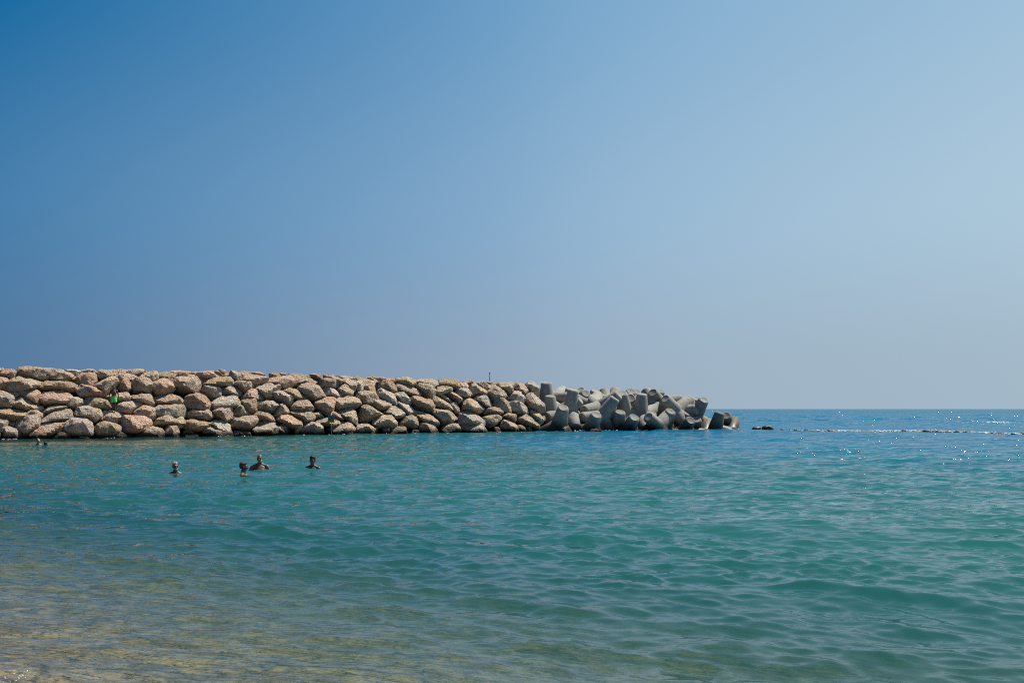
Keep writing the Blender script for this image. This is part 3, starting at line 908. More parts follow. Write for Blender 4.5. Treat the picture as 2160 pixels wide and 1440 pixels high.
TETRAS = [
 # tip, centre, row, toward, hint of second leg, label
 ((1188, 859), (1181, 900), 0.0, -1, (-0.9, -0.1, -0.3), 'leftmost tetrapod at the water, squat leg up beside a low one pointing at the boulders', 1.0),
 ((1151, 880), (1183, 872), 2.4, -1, None, 'tetrapod with one leg lying low towards the last boulder, behind the leftmost one', 1.0),
 ((1160, 834), (1163, 887), 2.2, -1, (0.5, 0.6, -0.3), 'tetrapod with a straight upright leg just below the highest one', 1.0),
 ((1152, 806), (1156, 862), 3.4, -1, (0.9, 0.3, -0.3), 'tetrapod with the highest upright leg, right against the last boulder on the skyline', 0.95),
 ((1210, 821), (1202, 873), 1.5, -1, (0.30, -0.95, 0), 'tall tetrapod leaning right, its lower leg pointing down at the viewer', 1.0),
 ((1262, 832), (1246, 858), 4.2, 1, None, 'pale concrete tetrapod with a broad sunlit leg behind the horizontal leg', 1.12),  # tone raised to put sunlight into the concrete colour
 ((1230, 866), (1268, 862), 2.0, -1, None, 'concrete tetrapod whose leg lies level with its round end facing left', 1.0),
 ((1298, 839), (1268, 884), 1.0, -1, (0.6, -0.3, -0.7), 'front tetrapod with a thick leg tilted steeply to the upper right', 1.0),
 ((1258, 874), (1247, 912), -0.4, -1, (-0.6, 0.4, -0.2), 'low grey tetrapod in the water below the level leg, round end tilted right', 0.95),
 ((1312, 829), (1321, 872), 2.0, -1, None, 'tetrapod with a tall leg leaning left, its round end facing the viewer', 1.0),
 ((1308, 868), (1306, 912), 0.8, -1, None, 'dark upright tetrapod leg standing in the shade of the steeply tilted one', 0.85),  # tone lowered for the shade of the tilted leg
 ((1338, 880), (1326, 915), -0.3, -1, (-0.5, 0.5, -0.3), 'tetrapod at the waterline with a flat top sloping right, below the left leaning leg', 0.9),
 ((1354, 830), (1352, 886), 1.6, -1, (-0.7, 0.4, -0.4), 'tetrapod with a tall straight leg in the middle of the front pile', 1.0),
 ((1361, 821), (1378, 864), 4.4, 1, (0.8, -0.2, -0.1), 'tetrapod with a domed leg behind the tall straight one, arm to the right', 1.0),
 ((1377, 827), (1397, 852), 5.4, -1, None, 'concrete tetrapod behind the arm, leg leaning left under the skyline end', 0.95),
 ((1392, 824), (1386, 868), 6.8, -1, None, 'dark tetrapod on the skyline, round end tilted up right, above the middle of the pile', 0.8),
 ((1403, 840), (1430, 868), 2.2, -1, (0.5, -0.3, -0.8), 'tetrapod right of middle with a high leg leaning left, round end facing left', 1.0),
 ((1446, 851), (1426, 870), 3.4, 1, (-0.4, 0.4, 0.6), 'pale sunlit tetrapod leg pointing away to the right behind the left leaning one', 1.1),  # concrete lightened for the sun on this leg
 ((1453, 838), (1459, 886), 3.6, -1, None, 'upright grey tetrapod with a tilted flat top, left neighbour of the rightmost tall one', 0.9),
 ((1485, 843), (1471, 878), 2.0, -1, (0.85, -0.1, -0.35), 'rightmost tall tetrapod with its leg leaning right against the sea', 0.85),
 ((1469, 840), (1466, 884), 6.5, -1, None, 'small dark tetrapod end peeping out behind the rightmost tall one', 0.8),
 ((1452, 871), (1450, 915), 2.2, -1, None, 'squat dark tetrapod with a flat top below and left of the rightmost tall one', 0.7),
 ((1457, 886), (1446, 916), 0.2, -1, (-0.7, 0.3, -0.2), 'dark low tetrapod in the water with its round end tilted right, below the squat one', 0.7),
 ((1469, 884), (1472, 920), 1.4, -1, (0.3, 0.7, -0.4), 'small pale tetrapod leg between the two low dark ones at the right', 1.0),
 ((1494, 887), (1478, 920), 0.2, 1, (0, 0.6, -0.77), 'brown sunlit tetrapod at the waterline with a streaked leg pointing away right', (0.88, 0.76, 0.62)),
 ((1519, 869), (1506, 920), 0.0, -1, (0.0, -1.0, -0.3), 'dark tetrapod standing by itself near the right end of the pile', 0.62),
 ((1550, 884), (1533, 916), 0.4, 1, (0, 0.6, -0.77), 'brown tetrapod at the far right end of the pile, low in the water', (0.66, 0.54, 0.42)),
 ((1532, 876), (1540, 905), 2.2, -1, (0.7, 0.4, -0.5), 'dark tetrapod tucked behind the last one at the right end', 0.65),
 ((1368, 878), (1393, 902), -0.6, -1, (0.6, 0.65, 0.15), 'front tetrapod with feet in the water, low leg leaning left, round end facing left', 0.95),
 ((1374, 870), (1372, 915), 1.0, -1, None, 'tetrapod top showing just behind the front leg that faces left', 0.85),
 ((1415, 867), (1404, 905), 1.0, -1, None, 'grey tetrapod leaning right with a flat top, right of the low left leaning leg', 0.9),
 ((1189, 822), (1166, 844), 5.2, 1, None, 'tetrapod leg leaning right behind the tallest upright leg', 0.95),
 ((1204, 819), (1200, 866), 5.8, -1, None, 'tetrapod with a dark flat top behind the tall leg left of middle', 0.8),
 ((1224, 822), (1240, 860), 7.4, -1, None, 'tetrapod end leaning left on the skyline, left of the pale broad leg', 0.9),
 ((1236, 829), (1222, 858), 6.0, -1, None, 'tetrapod with its oval end tilted up, just under the skyline left of the pale leg', 0.85),
 ((1256, 823), (1250, 868), 8.4, -1, None, 'tetrapod flat top just breaking the skyline above the pale broad leg', 0.95),
 ((1274, 822), (1277, 864), 6.2, 1, None, 'tetrapod with a smooth rounded leg on the skyline above the steeply tilted one', 1.0),
 ((1298, 821), (1290, 858), 7.2, 1, None, 'tetrapod with two rounded humps on the skyline behind the steeply tilted leg', 0.95),
 ((1331, 825), (1324, 862), 5.2, -1, None, 'tetrapod with a cracked oval end tilted right on the skyline behind the left leaning leg', 0.9),
 ((1331, 839), (1318, 856), 4.2, -1, None, 'tetrapod end facing right, wedged behind the tall leg that leans left', 0.95),
 ((1343, 826), (1338, 866), 8.2, -1, None, 'tiny dark tetrapod tip on the skyline left of the domed leg', 0.75),
]
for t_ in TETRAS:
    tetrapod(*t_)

def build_mound():
    """submerged rubble the tetrapods are dumped on"""
    A = np.array([2.0, 86.5]); B = np.array([21.0, 97.5])
    n = 50; m = 22
    d = (B - A) / np.linalg.norm(B - A); nn = np.array([d[1], -d[0]])
    V = []
    for i in range(n):
        q = i / (n - 1)
        c = A + (B - A) * q
        for j in range(m):
            s = 2.2 - 12.0 * j / (m - 1)
            hgt = 1.35 * math.sin(math.pi * min(1, j / (m - 1) * 1.0)) ** 0.7 - 0.9
            hgt += -1.4 * max(0, (q - 0.72) / 0.28)
            V.append((c[0] + nn[0] * s, c[1] + nn[1] * s, hgt if 0 < j < m - 1 else -4.0))
    V = np.array(V)
    V[:, 2] += (vnoise(V * 1.1 + 3) - 0.5) * 0.7
    me = mesh_np('rubble_mound', V, grid_faces(n, m))
    tag(link('rubble_mound', me, M_RUBBLE), kind='structure')
build_mound()

# small wet stones at the feet of the tetrapods
def stone(name, px, py, Y, w, h, seed, mat, label, cat, group=None, zc=None, hd=None):
    r = np.random.default_rng(seed)
    th = np.linspace(0, 2 * math.pi, 9)[:-1] + r.uniform(-0.25, 0.25, 8)
    poly = np.stack([np.cos(th) * w / 2, np.sin(th) * h / 2], -1)
    V, F = boulder_shape(poly, seed, sub=3, hd=hd)
    p = at(px, py, Y)
    if zc is not None: p.z = zc
    o = link(name, mesh_np(name, V, F), mat)
    o.location = p
    o.rotation_euler = (0, 0, -math.atan(ray(px, py)[0]))
    tag(o, label, cat, group)
    o.color = (0.42, 0.33, 0.24, 1)
    return o
stone('stone', 1193, 908, 83.4, 0.75, 0.95, 501, M_ROCK, 'small pale stone at the foot of the left tetrapod in the water', 'stone', zc=0.0)
stone('stone', 1257, 910, 83.9, 1.25, 0.55, 502, M_ROCK, 'flat dark stone just above the water below the round ended low tetrapod', 'stone', zc=0.0)

# ----------------------------------------------------------------------------
# reef awash on the right and its foam
# ----------------------------------------------------------------------------
stone('reef_rock', 1596, 904, 92.5, 0.95, 0.62, 511, M_REEF, 'first dark rock awash just right of the tetrapods', 'rock', zc=0.02)
stone('reef_rock', 1619, 904, 92.0, 1.25, 0.75, 512, M_REEF, 'second and larger dark rock awash right of the tetrapods', 'rock', zc=0.05)
rr = np.random.default_rng(31)
REEF = []
def reef_line(q):      # q 0..1 left to right
    px = 1640 + q * 620
    py = 906.0 + 10.5 * q + 1.4 * math.sin(q * 9.0)
    Y = CAM_H * FPX / (py - HY)
    return px, py, Y
for i in range(46):
    q = (i + rr.uniform(0, 0.9)) / 46
    px, py, Y = reef_line(q)
    w, h = rr.uniform(0.5, 1.6), rr.uniform(0.25, 0.45)
    REEF.append(stone('reef_rock', px, py, Y + rr.uniform(-0.5, 0.8), w, h, 520 + i, M_REEF,
          'low dark reef rock awash in the line of foam on the right', 'rock', 'reef rocks awash in the foam line', zc=rr.uniform(-0.10, 0.0), hd=w * 0.35))

def build_foam_lumps():
    D, F = ICO[2]
    VV, FF = [], []
    base = 0
    r = np.random.default_rng(77)
    def lump(x, y, z, sx, sy, sz):
        nonlocal base
        n = vnoise(D * 1.7 + r.uniform(0, 50, 3))
        V = D * (0.5 + 1.0 * n)[:, None] * np.array([sx, sy, sz]) + np.array([x, y, z])
        VV.append(V); FF.append(F + base); base += len(V)
    def fizz(x, y, n, spread, size, zmax=0.06):
        """a patch of broken froth"""
        for _ in range(n):
            s = size * r.uniform(0.4, 1.3)
            lump(x + r.normal(0, spread), y + r.normal(0, spread * 0.8), r.uniform(-0.02, zmax), s * r.uniform(1, 2.2), s, s * 0.7)
    for i in range(190):
        q = r.beta(1.3, 1.05)
        if vnoise(np.array([[q * 20, 0.3, 0]]))[0] < 0.47: continue
        px, py, Y = reef_line(q)
        p = at(px, py, Y + r.normal(0.35, 0.35))
        fizz(p.x, p.y, int(r.integers(8, 22)), r.uniform(0.12, 0.5), 0.032, 0.09)
    for i in range(16):    # slop against the tetrapods and the toe of the wall
        px = r.uniform(1145, 1560)
        p = at(px, 905, front_Y(px) + r.uniform(-0.6, 0.3))
        fizz(p.x, p.y, 6, 0.14, 0.03)
    for i in range(14):
        t = r.uniform(0, WLEN)
        xy = P0 + WD * t + WN * r.uniform(0.3, 0.7)
        fizz(xy[0], xy[1], 5, 0.12, 0.022, 0.04)
    for i in range(16):    # a breaking crest out beyond the reef
        p = at(r.normal(2098, 22), 892, 131 + r.uniform(-1, 1))
        fizz(p.x, p.y, 9, 0.4, 0.07, 0.2)
    for i in range(5):     # white specks modelled as glints on bubbles at the edge of the sand
        p = at(r.uniform(0, 46), r.uniform(1405, 1438), 7.0)
        fizz(p.x, p.y + r.uniform(0, 0.3), 5, 0.05, 0.0035, 0.01)
    me = mesh_np('sea_foam', np.concatenate(VV), np.concatenate(FF))
    tag(link('sea_foam', me, M_FOAM), 'white foam breaking over the reef and rocks', 'foam', kind='stuff')
build_foam_lumps()

# ----------------------------------------------------------------------------
# ray tests against the boulders, to stand things on them
# ----------------------------------------------------------------------------
def rock_bvh():
    VV, FF, b = [], [], 0
    for (o, W, F) in ROCKS:
        VV.append(W); FF.append(F + b); b += len(W)
    return BVHTree.FromPolygons(np.concatenate(VV).tolist(), np.concatenate(FF).tolist())
BVH = rock_bvh()
def hit(px, py):
    u, v = ray(px, py)
    loc, nrm, idx, dist = BVH.ray_cast(Vector((0, 0, CAM_H)), Vector((u, 1, v)).normalized())
    return loc
def drop(x, y, z=20.0):
    loc, nrm, idx, dist = BVH.ray_cast(Vector((x, y, z)), Vector((0, 0, -1)))
    return loc

def cyl(bm, p0, p1, r0, r1, seg=16):
    p0, p1 = Vector(p0), Vector(p1)
    q = (p1 - p0).to_track_quat('Z', 'Y')
    a = [bm.verts.new(p0 + q @ Vector((r0 * math.cos(2 * math.pi * i / seg), r0 * math.sin(2 * math.pi * i / seg), 0))) for i in range(seg)]
    b = [bm.verts.new(p1 + q @ Vector((r1 * math.cos(2 * math.pi * i / seg), r1 * math.sin(2 * math.pi * i / seg), 0))) for i in range(seg)]
    for i in range(seg):
        bm.faces.new((a[i], a[(i + 1) % seg], b[(i + 1) % seg], b[i]))
    bm.faces.new(b); bm.faces.new(list(reversed(a)))

def box(bm, c, s):
    m = Matrix.Translation(Vector(c)) @ Matrix.Diagonal((*s, 1))
    return bmesh.ops.create_cube(bm, size=1.0, matrix=m)

# ----------------------------------------------------------------------------
# post on the crest
# ----------------------------------------------------------------------------
def build_post_obj():
    Yp = 90.5
    top = at(1033, 785, Yp)
    base = Vector((top.x, top.y, 3.2))
    o = empty('marker_post', base)
    tag(o, 'thin dark post standing up from the top of the breakwater near its right end', 'post')
    H_ = top.z - base.z
    bm = bmesh.new(); cyl(bm, (0, 0, 0), (0, 0, H_ - 0.14), 0.036, 0.036)
    bmesh.ops.recalc_face_normals(bm, faces=bm.faces)
    link('pole', bm_mesh('pole', bm), M_POST, o)
    bm = bmesh.new(); cyl(bm, (0, 0, H_ - 0.14), (0, 0, H_ - 0.01), 0.05, 0.05); cyl(bm, (0, 0, H_ - 0.01), (0, 0, H_), 0.05, 0.03)
    bmesh.ops.recalc_face_normals(bm, faces=bm.faces)
    link('cap', bm_mesh('cap', bm), M_POST, o)
build_post_obj()

# ----------------------------------------------------------------------------
# warning sign among the lower boulders
# ----------------------------------------------------------------------------
def build_sign():
    h1 = hit(699, 893); h2 = hit(699, 902); h3 = hit(699, 884)
    Y = min(q.y for q in (h1, h2, h3) if q) - 0.12
    k = Y / FPX
    c = at(698.4, 883.2, Y)
    W_, H_ = 14.0 * k, 15.2 * k
    g = drop(c.x, c.y + 0.02, c.z - 0.3)
    zb = (g.z if g and g.z > c.z - 2.5 else c.z - 1.0) - 0.25
    o = empty('warning_sign', (c.x, c.y + 0.02, zb))
    o.rotation_euler = (0, 0, R(-8))
    tag(o, 'small square blue warning sign with a triangle standing before the lower boulders', 'sign')
    zc = c.z - zb
    m_blue = flat_mat('sign_blue', (0.075, 0.135, 0.21)); m_yel = flat_mat('sign_yellow', (0.28, 0.27, 0.06))
    m_blk = flat_mat('sign_black', (0.012, 0.016, 0.014)); m_red = flat_mat('sign_orange', (0.36, 0.17, 0.05))
    m_steel = flat_mat('galvanised_steel', (0.30, 0.32, 0.33), 0.4)
    bm = bmesh.new(); cyl(bm, (0, 0.045, 0), (0, 0.045, zc + H_ / 2 + 0.16), 0.026, 0.026)
    bmesh.ops.recalc_face_normals(bm, faces=bm.faces)
    link('post', bm_mesh('post', bm), m_steel, o)
    bm = bmesh.new(); box(bm, (0, 0, zc), (W_, 0.024, H_))
    bmesh.ops.bevel(bm, geom=list(bm.edges), offset=0.006, segments=2, affect='EDGES')
    bd = link('board', bm_mesh('board', bm), m_blue, o, smooth=False)
    def plate(name, pts, y0, y1, mat):
        bm = bmesh.new()
        a = [bm.verts.new((x, y0, zc + z)) for x, z in pts]
        b = [bm.verts.new((x, y1, zc + z)) for x, z in pts]
        bm.faces.new(a); bm.faces.new(list(reversed(b)))
        n = len(pts)
        for i in range(n): bm.faces.new((a[i], b[i], b[(i + 1) % n], a[(i + 1) % n]))
        bmesh.ops.recalc_face_normals(bm, faces=bm.faces)
        return link(name, bm_mesh(name, bm), mat, bd, smooth=False)
    w, h = W_, H_
    plate('lower_panel', [(-.46 * w, -.46 * h), (.46 * w, -.46 * h), (.46 * w, -.22 * h), (-.46 * w, -.22 * h)], -0.012, -0.018, m_yel)
    plate('triangle_border', [(-.34 * w, -.19 * h), (.34 * w, -.19 * h), (0, .45 * h)], -0.012, -0.016, m_blk)
    plate('triangle', [(-.23 * w, -.13 * h), (.23 * w, -.13 * h), (0, .29 * h)], -0.016, -0.020, m_yel)
    plate('symbol', [(-.05 * w, -.08 * h), (.05 * w, -.08 * h), (.07 * w, .04 * h), (.03 * w, .14 * h), (-.03 * w, .14 * h), (-.07 * w, .04 * h)], -0.020, -0.023, m_blk)
    plate('text_bar', [(-.30 * w, -.31 * h), (.30 * w, -.31 * h), (.30 * w, -.27 * h), (-.30 * w, -.27 * h)], -0.018, -0.021, m_red)
    plate('text_bar', [(-.24 * w, -.40 * h), (.24 * w, -.40 * h), (.24 * w, -.36 * h), (-.24 * w, -.36 * h)], -0.018, -0.021, m_blk)
build_sign()

# ----------------------------------------------------------------------------
# people
# ----------------------------------------------------------------------------
def tube(V, F, pts, rads, flat=None, seg=14):
    """closed tube through pts; rads radius or (rx, ry) ; flat tubes keep their rings level"""
    pts = [np.array(p, float) for p in pts]
    n = len(pts); base = len(V); rings = []
    for i, p in enumerate(pts):
        t = pts[min(i + 1, n - 1)] - pts[max(i - 1, 0)]
        t = t / (np.linalg.norm(t) + 1e-9)
        if flat:
            a, b = np.array([1, 0, 0.]), np.array([0, 1, 0.])
        else:
            ref = np.array([0, 1, 0.]) if abs(t[1]) < 0.9 else np.array([1, 0, 0.])
            a = np.cross(ref, t); a /= np.linalg.norm(a); b = np.cross(t, a)
        rx, ry = rads[i] if isinstance(rads[i], tuple) else (rads[i], rads[i])
        rings.append((p, a * rx, b * ry, t))
    def ring(p, a, b):
        for k in range(seg):
            q = 2 * math.pi * k / seg
            V.append(p + a * math.cos(q) + b * math.sin(q))
    p, a, b, t = rings[0]
    r0 = min(np.linalg.norm(a), np.linalg.norm(b))
    V.append(p - t * r0 * 0.8)
    ring(p - t * r0 * 0.5, a * 0.75, b * 0.75)
    for (p, a, b, t) in rings: ring(p, a, b)
    p, a, b, t = rings[-1]
    r1 = min(np.linalg.norm(a), np.linalg.norm(b))
    ring(p + t * r1 * 0.5, a * 0.75, b * 0.75)
    V.append(p + t * r1 * 0.8)
    m = n + 2
    for k in range(seg): F.append((base, base + 1 + (k + 1) % seg, base + 1 + k))
    for i in range(m - 1):
        for k in range(seg):
            s0 = base + 1 + i * seg; s1 = s0 + seg
            F.append((s0 + k, s0 + (k + 1) % seg, s1 + (k + 1) % seg, s1 + k))
    last = base + 1 + m * seg; s0 = last - seg
    for k in range(seg): F.append((last, s0 + k, s0 + (k + 1) % seg))

def ball(V, F, c, r3):
    D, T = ICO[3]
    b = len(V)
    for d in D: V.append(np.array(c) + d * np.array(r3))
    for f in T: F.append(tuple(int(i) + b for i in f))

def union_mesh(name, V, F, voxel, ratio=0.5):
    """grow one continuous skin over all the overlapping volumes"""
    me = bpy.data.meshes.new(name)
    me.from_pydata([tuple(v) for v in V], [], F)
    o = bpy.data.objects.new(name, me)
    COL.objects.link(o)
    md = o.modifiers.new('r', 'REMESH'); md.mode = 'VOXEL'; md.voxel_size = voxel
    ms = o.modifiers.new('s', 'SMOOTH'); ms.factor = 0.5; ms.iterations = 3
    if ratio < 1:
        dc = o.modifiers.new('d', 'DECIMATE'); dc.ratio = ratio
    dg = bpy.context.evaluated_depsgraph_get()
    ev = o.evaluated_get(dg)
    out = bpy.data.meshes.new_from_object(ev)
    bpy.data.objects.remove(o)
    bpy.data.meshes.remove(me)
    out.name = name
    return out

def hand(V, F, wrist, d, palm_n, thumb_s, curl=0.35):
    """palm, four unequal bent fingers and a thumb; d: pointing direction, palm_n: palm normal"""
    d = np.array(d, float); d /= np.linalg.norm(d)
    nrm = np.array(palm_n, float); nrm -= d * nrm.dot(d); nrm /= np.linalg.norm(nrm)
    side = np.cross(d, nrm) * thumb_s
    w = np.array(wrist, float)
    tube(V, F, [w, w + d * 0.04, w + d * 0.085], [(0.026, 0.018), (0.038, 0.017), (0.036, 0.014)], seg=12)
    ball(V, F, w + d * 0.05, (0.03, 0.03, 0.03))
    for i, (o_, L) in enumerate(((0.030, 0.072), (0.010, 0.080), (-0.010, 0.074), (-0.029, 0.058))):
        p0 = w + d * 0.078 + side * o_
        c1 = d * math.cos(curl) + nrm * math.sin(curl)
        c2 = d * math.cos(curl * 2.2) + nrm * math.sin(curl * 2.2)
        p1 = p0 + d * L * 0.35; p2 = p1 + c1 * L * 0.38; p3 = p2 + c2 * L * 0.3
        tube(V, F, [p0 - d * 0.02, p0, p1, p2, p3], [0.0095, 0.0095, 0.009, 0.0085, 0.0072], seg=8)
    t0 = w + d * 0.025 + side * 0.028
    t1 = t0 + (side * 0.7 + d * 0.6 + nrm * 0.25) * 0.035
    t2 = t1 + (side * 0.35 + d * 0.85 + nrm * 0.3) * 0.032
    tube(V, F, [t0 - side * 0.015, t0, t1, t2], [0.013, 0.013, 0.011, 0.009], seg=8)

def Rz(a):
    return np.array([[math.cos(a), -math.sin(a), 0], [math.sin(a), math.cos(a), 0], [0, 0, 1.]])

def person(loc, yaw, label, skin, hair=None, hairstyle='short', head_yaw=0.0, pose='stand', shorts=None, build=1.0,
           beard=False, female=False, voxel=0.0085, scale=1.0, group=None, nod=0.0):
    """figure facing -Y at yaw 0, feet at loc, 1.75 m tall at scale 1"""
    V, F = [], []
    b = build
    # torso
    tube(V, F, [(0, 0.005, 0.83), (0, 0.005, 0.90), (0, 0.0, 1.00), (0, 0.0, 1.10), (0, 0.0, 1.20), (0, 0.005, 1.30), (0, 0.012, 1.38), (0, 0.018, 1.435)],
         [(0.135 * b, 0.10 * b), (0.168 * b, 0.112 * b), (0.160 * b, 0.108 * b), (0.150 * b, 0.105 * b), (0.163 * b, 0.112 * b), (0.178 * b, 0.115 * b), (0.168 * b, 0.092), (0.09, 0.066)], flat=True, seg=24)
    # chest and shoulders
    for s in (-1, 1):
        ball(V, F, (s * 0.078, -0.062 * b, 1.275), (0.083, 0.052, 0.062))
        ball(V, F, (s * 0.186 * b, 0.012, 1.375), (0.068, 0.062, 0.066))
        tube(V, F, [(s * 0.03, 0.02, 1.46), (s * 0.10, 0.02, 1.425), (s * 0.18 * b, 0.015, 1.395)], [0.05, 0.05, 0.048])
        ball(V, F, (s * 0.075, 0.065, 0.86), (0.085, 0.07, 0.085))
    # neck
    tube(V, F, [(0, 0.022, 1.40), (0, 0.012, 1.47), (0, 0.0, 1.53)], [0.070, 0.064, 0.062], seg=16)
    # head in its own frame, then turned
    HV, HF = [], []
    ball(HV, HF, (0, 0.018, 0.085), (0.076, 0.094, 0.088))              # skull
    ball(HV, HF, (0, -0.022, 0.045), (0.066, 0.068, 0.082))             # face
    tube(HV, HF, [(0, -0.02, 0.0), (0, -0.052, -0.035)], [(0.056, 0.045), (0.034, 0.026)], seg=14)   # jaw, chin
    tube(HV, HF, [(0, -0.078, 0.068), (0, -0.094, 0.042), (0, -0.104, 0.022)], [0.009, 0.011, 0.014], seg=10)  # nose
    for s in (-1, 1):
        ball(HV, HF, (s * 0.012, -0.094, 0.020), (0.009, 0.010, 0.008))
        tube(HV, HF, [(s * 0.008, -0.086, 0.073), (s * 0.032, -0.083, 0.078), (s * 0.055, -0.066, 0.072)], [0.009, 0.010, 0.008], seg=8)  # brow
        ball(HV, HF, (s * 0.042, -0.066, 0.028), (0.022, 0.02, 0.02))   # cheek
        ball(HV, HF, (s * 0.078, 0.008, 0.043), (0.010, 0.020, 0.031))  # ear
    tube(HV, HF, [(-0.022, -0.083, -0.006), (0, -0.090, -0.004), (0.022, -0.083, -0.006)], [0.005, 0.008, 0.005], seg=8)   # lips
    tube(HV, HF, [(-0.020, -0.081, -0.016), (0, -0.088, -0.018), (0.020, -0.081, -0.016)], [0.005, 0.008, 0.005], seg=8)
    HR = Rz(head_yaw)
    cn, sn = math.cos(nod), math.sin(nod)
    HN = np.array([[1, 0, 0], [0, cn, sn], [0, -sn, cn]])
    hc = np.array([0, -0.008, 1.575])
    def hx(p): return HR @ (HN @ np.array(p, float)) + hc
    o0 = len(V)
    V.extend([hx(p) for p in HV]); F.extend([tuple(i + o0 for i in f) for f in HF])
    # legs
    stance = {'stand': 0.10, 'rock': 0.085, 'swim': 0.11}[pose]
    for s in (-1, 1):
        fy = -0.10 if (pose == 'rock' and s > 0) else 0.0
        fz = -0.05 if (pose == 'rock' and s > 0) else 0.0
        hip = (s * 0.088, 0.0, 0.88); kn = (s * (stance + 0.005), -0.02 + fy * 0.6, 0.485 + fz * 0.6); an = (s * stance, 0.02 + fy, 0.085 + fz)
        if pose == 'swim': an = (s * stance, 0.10 * s, 0.09)
        mid = tuple(0.5 * (hip[i] + kn[i]) for i in range(3)); cf = tuple(kn[i] + 0.32 * (an[i] - kn[i]) + (0.022 if i == 1 else 0) for i in range(3))
        tube(V, F, [hip, (hip[0] * 1.05, -0.008, 0.76), mid, kn, cf, tuple(kn[i] + 0.7 * (an[i] - kn[i]) for i in range(3)), an],
             [0.088 * b, 0.088 * b, 0.074 * b, 0.054, 0.056, 0.042, 0.036], seg=16)
        tube(V, F, [(an[0], an[1] + 0.025, fz + an[2] * 0 + 0.04), (an[0], an[1] - 0.05, 0.036 + fz), (an[0] + s * 0.01, an[1] - 0.135, 0.024 + fz), (an[0] + s * 0.012, an[1] - 0.175, 0.016 + fz)],
             [(0.034, 0.034), (0.040, 0.030), (0.044, 0.020), (0.038, 0.013)], seg=14)
    # arms
    for s in (-1, 1):
        sh = np.array([s * 0.195 * b, 0.012, 1.375])
        if pose == 'reach' or (pose == 'swim' and shorts == 'reach'):
            el = sh + np.array([s * 0.10, -0.25, -0.012]); wr = el + np.array([s * 0.03, -0.25, 0.005]); hd_ = wr - el; pn = (0, 0, -1)
        elif pose == 'swim':
            el = sh + np.array([s * 0.12, -0.06, -0.24]); wr = el + np.array([s * 0.09, -0.19, -0.10]); hd_ = wr - el; pn = (0, 0, -1)
        elif pose == 'rock':
            el = sh + np.array([s * 0.085, 0.03, -0.275]); wr = el + np.array([s * 0.035, -0.05, -0.245]); hd_ = wr - el; pn = (-s, 0, 0)
        else:
            el = sh + np.array([s * 0.06, 0.03, -0.285]); wr = el + np.array([s * 0.02, -0.07, -0.245]); hd_ = wr - el; pn = (-s, 0, 0)
        tube(V, F, [sh, sh + (el - sh) * 0.4, el, el + (wr - el) * 0.3, wr], [0.058 * b, 0.050 * b, 0.039, 0.041, 0.027], seg=14)
        hand(V, F, wr, hd_, pn, s * (1 if pose in ('swim',) else -1))
    me = union_mesh('body', V, F, voxel, 0.45)
    root = empty('person', loc, (0, 0, yaw))
    root.scale = (scale,) * 3
    tag(root, label, 'person', group)
    link('body', me, skin, root)
    # eyes
    m_eye = MATS['eye']
    for s in (-1, 1):
        EV, EF = [], []
        ball(EV, EF, hx((s * 0.032, -0.076, 0.056)), (0.011, 0.010, 0.007))
        link('eye', mesh_from(EV, EF), m_eye, root)
    # hair
    if hair is not None:
        KV, KF = [], []
        if hairstyle == 'short':
            ball(KV, KF, hx((0, 0.026, 0.108)), (0.081, 0.096, 0.077)); ball(KV, KF, hx((0, 0.058, 0.062)), (0.073, 0.066, 0.075))
            ball(KV, KF, hx((0, -0.020, 0.135)), (0.064, 0.066, 0.043))
        elif hairstyle == 'thick':
            ball(KV, KF, hx((0, 0.026, 0.118)), (0.090, 0.106, 0.088)); ball(KV, KF, hx((0, 0.058, 0.058)), (0.080, 0.070, 0.085))
            ball(KV, KF, hx((0, -0.030, 0.148)), (0.070, 0.068, 0.046))
        elif hairstyle == 'thin':
            ball(KV, KF, hx((0, 0.030, 0.100)), (0.079, 0.092, 0.076)); ball(KV, KF, hx((0, 0.060, 0.055)), (0.072, 0.062, 0.068))
        elif hairstyle == 'fringe_bald':
            ball(KV, KF, hx((0, 0.052, 0.055)), (0.080, 0.068, 0.050))
        elif hairstyle == 'bun':
            ball(KV, KF, hx((0, 0.026, 0.100)), (0.086, 0.102, 0.088)); ball(KV, KF, hx((0, 0.055, 0.02)), (0.075, 0.065, 0.085))
            ball(KV, KF, hx((0, 0.03, 0.205)), (0.042, 0.042, 0.036))
        for i in range(26):      # tufts break the outline
            a = random.uniform(0, 2 * math.pi); e = random.uniform(0.15, 1.4)
            if hairstyle == 'fringe_bald': break
            q = hx((0.078 * math.cos(a) * math.cos(e), 0.028 + 0.088 * math.sin(a) * math.cos(e) * (1 if math.sin(a) > 0 else 0.6), 0.102 + 0.074 * math.sin(e)))
            ball(KV, KF, q, (0.013, 0.013, 0.011))
        link('hair', union_mesh('hair', KV, KF, 0.008, 0.6), hair, root)
    if beard:
        KV, KF = [], []
        tube(KV, KF, [hx((-0.062, -0.018, 0.012)), hx((-0.046, -0.056, -0.022)), hx((0, -0.080, -0.038)), hx((0.046, -0.056, -0.022)), hx((0.062, -0.018, 0.012))], [0.014, 0.018, 0.022, 0.018, 0.014], seg=10)
        tube(KV, KF, [hx((-0.03, -0.088, 0.006)), hx((0, -0.096, 0.009)), hx((0.03, -0.088, 0.006))], [0.005, 0.008, 0.005], seg=8)
        link('beard', union_mesh('beard', KV, KF, 0.006, 0.6), beard, root)
    # swimming shorts
    mat_sh = MATS['shorts_green'] if shorts == 'green' else MATS['shorts_navy']
    SV, SF = [], []
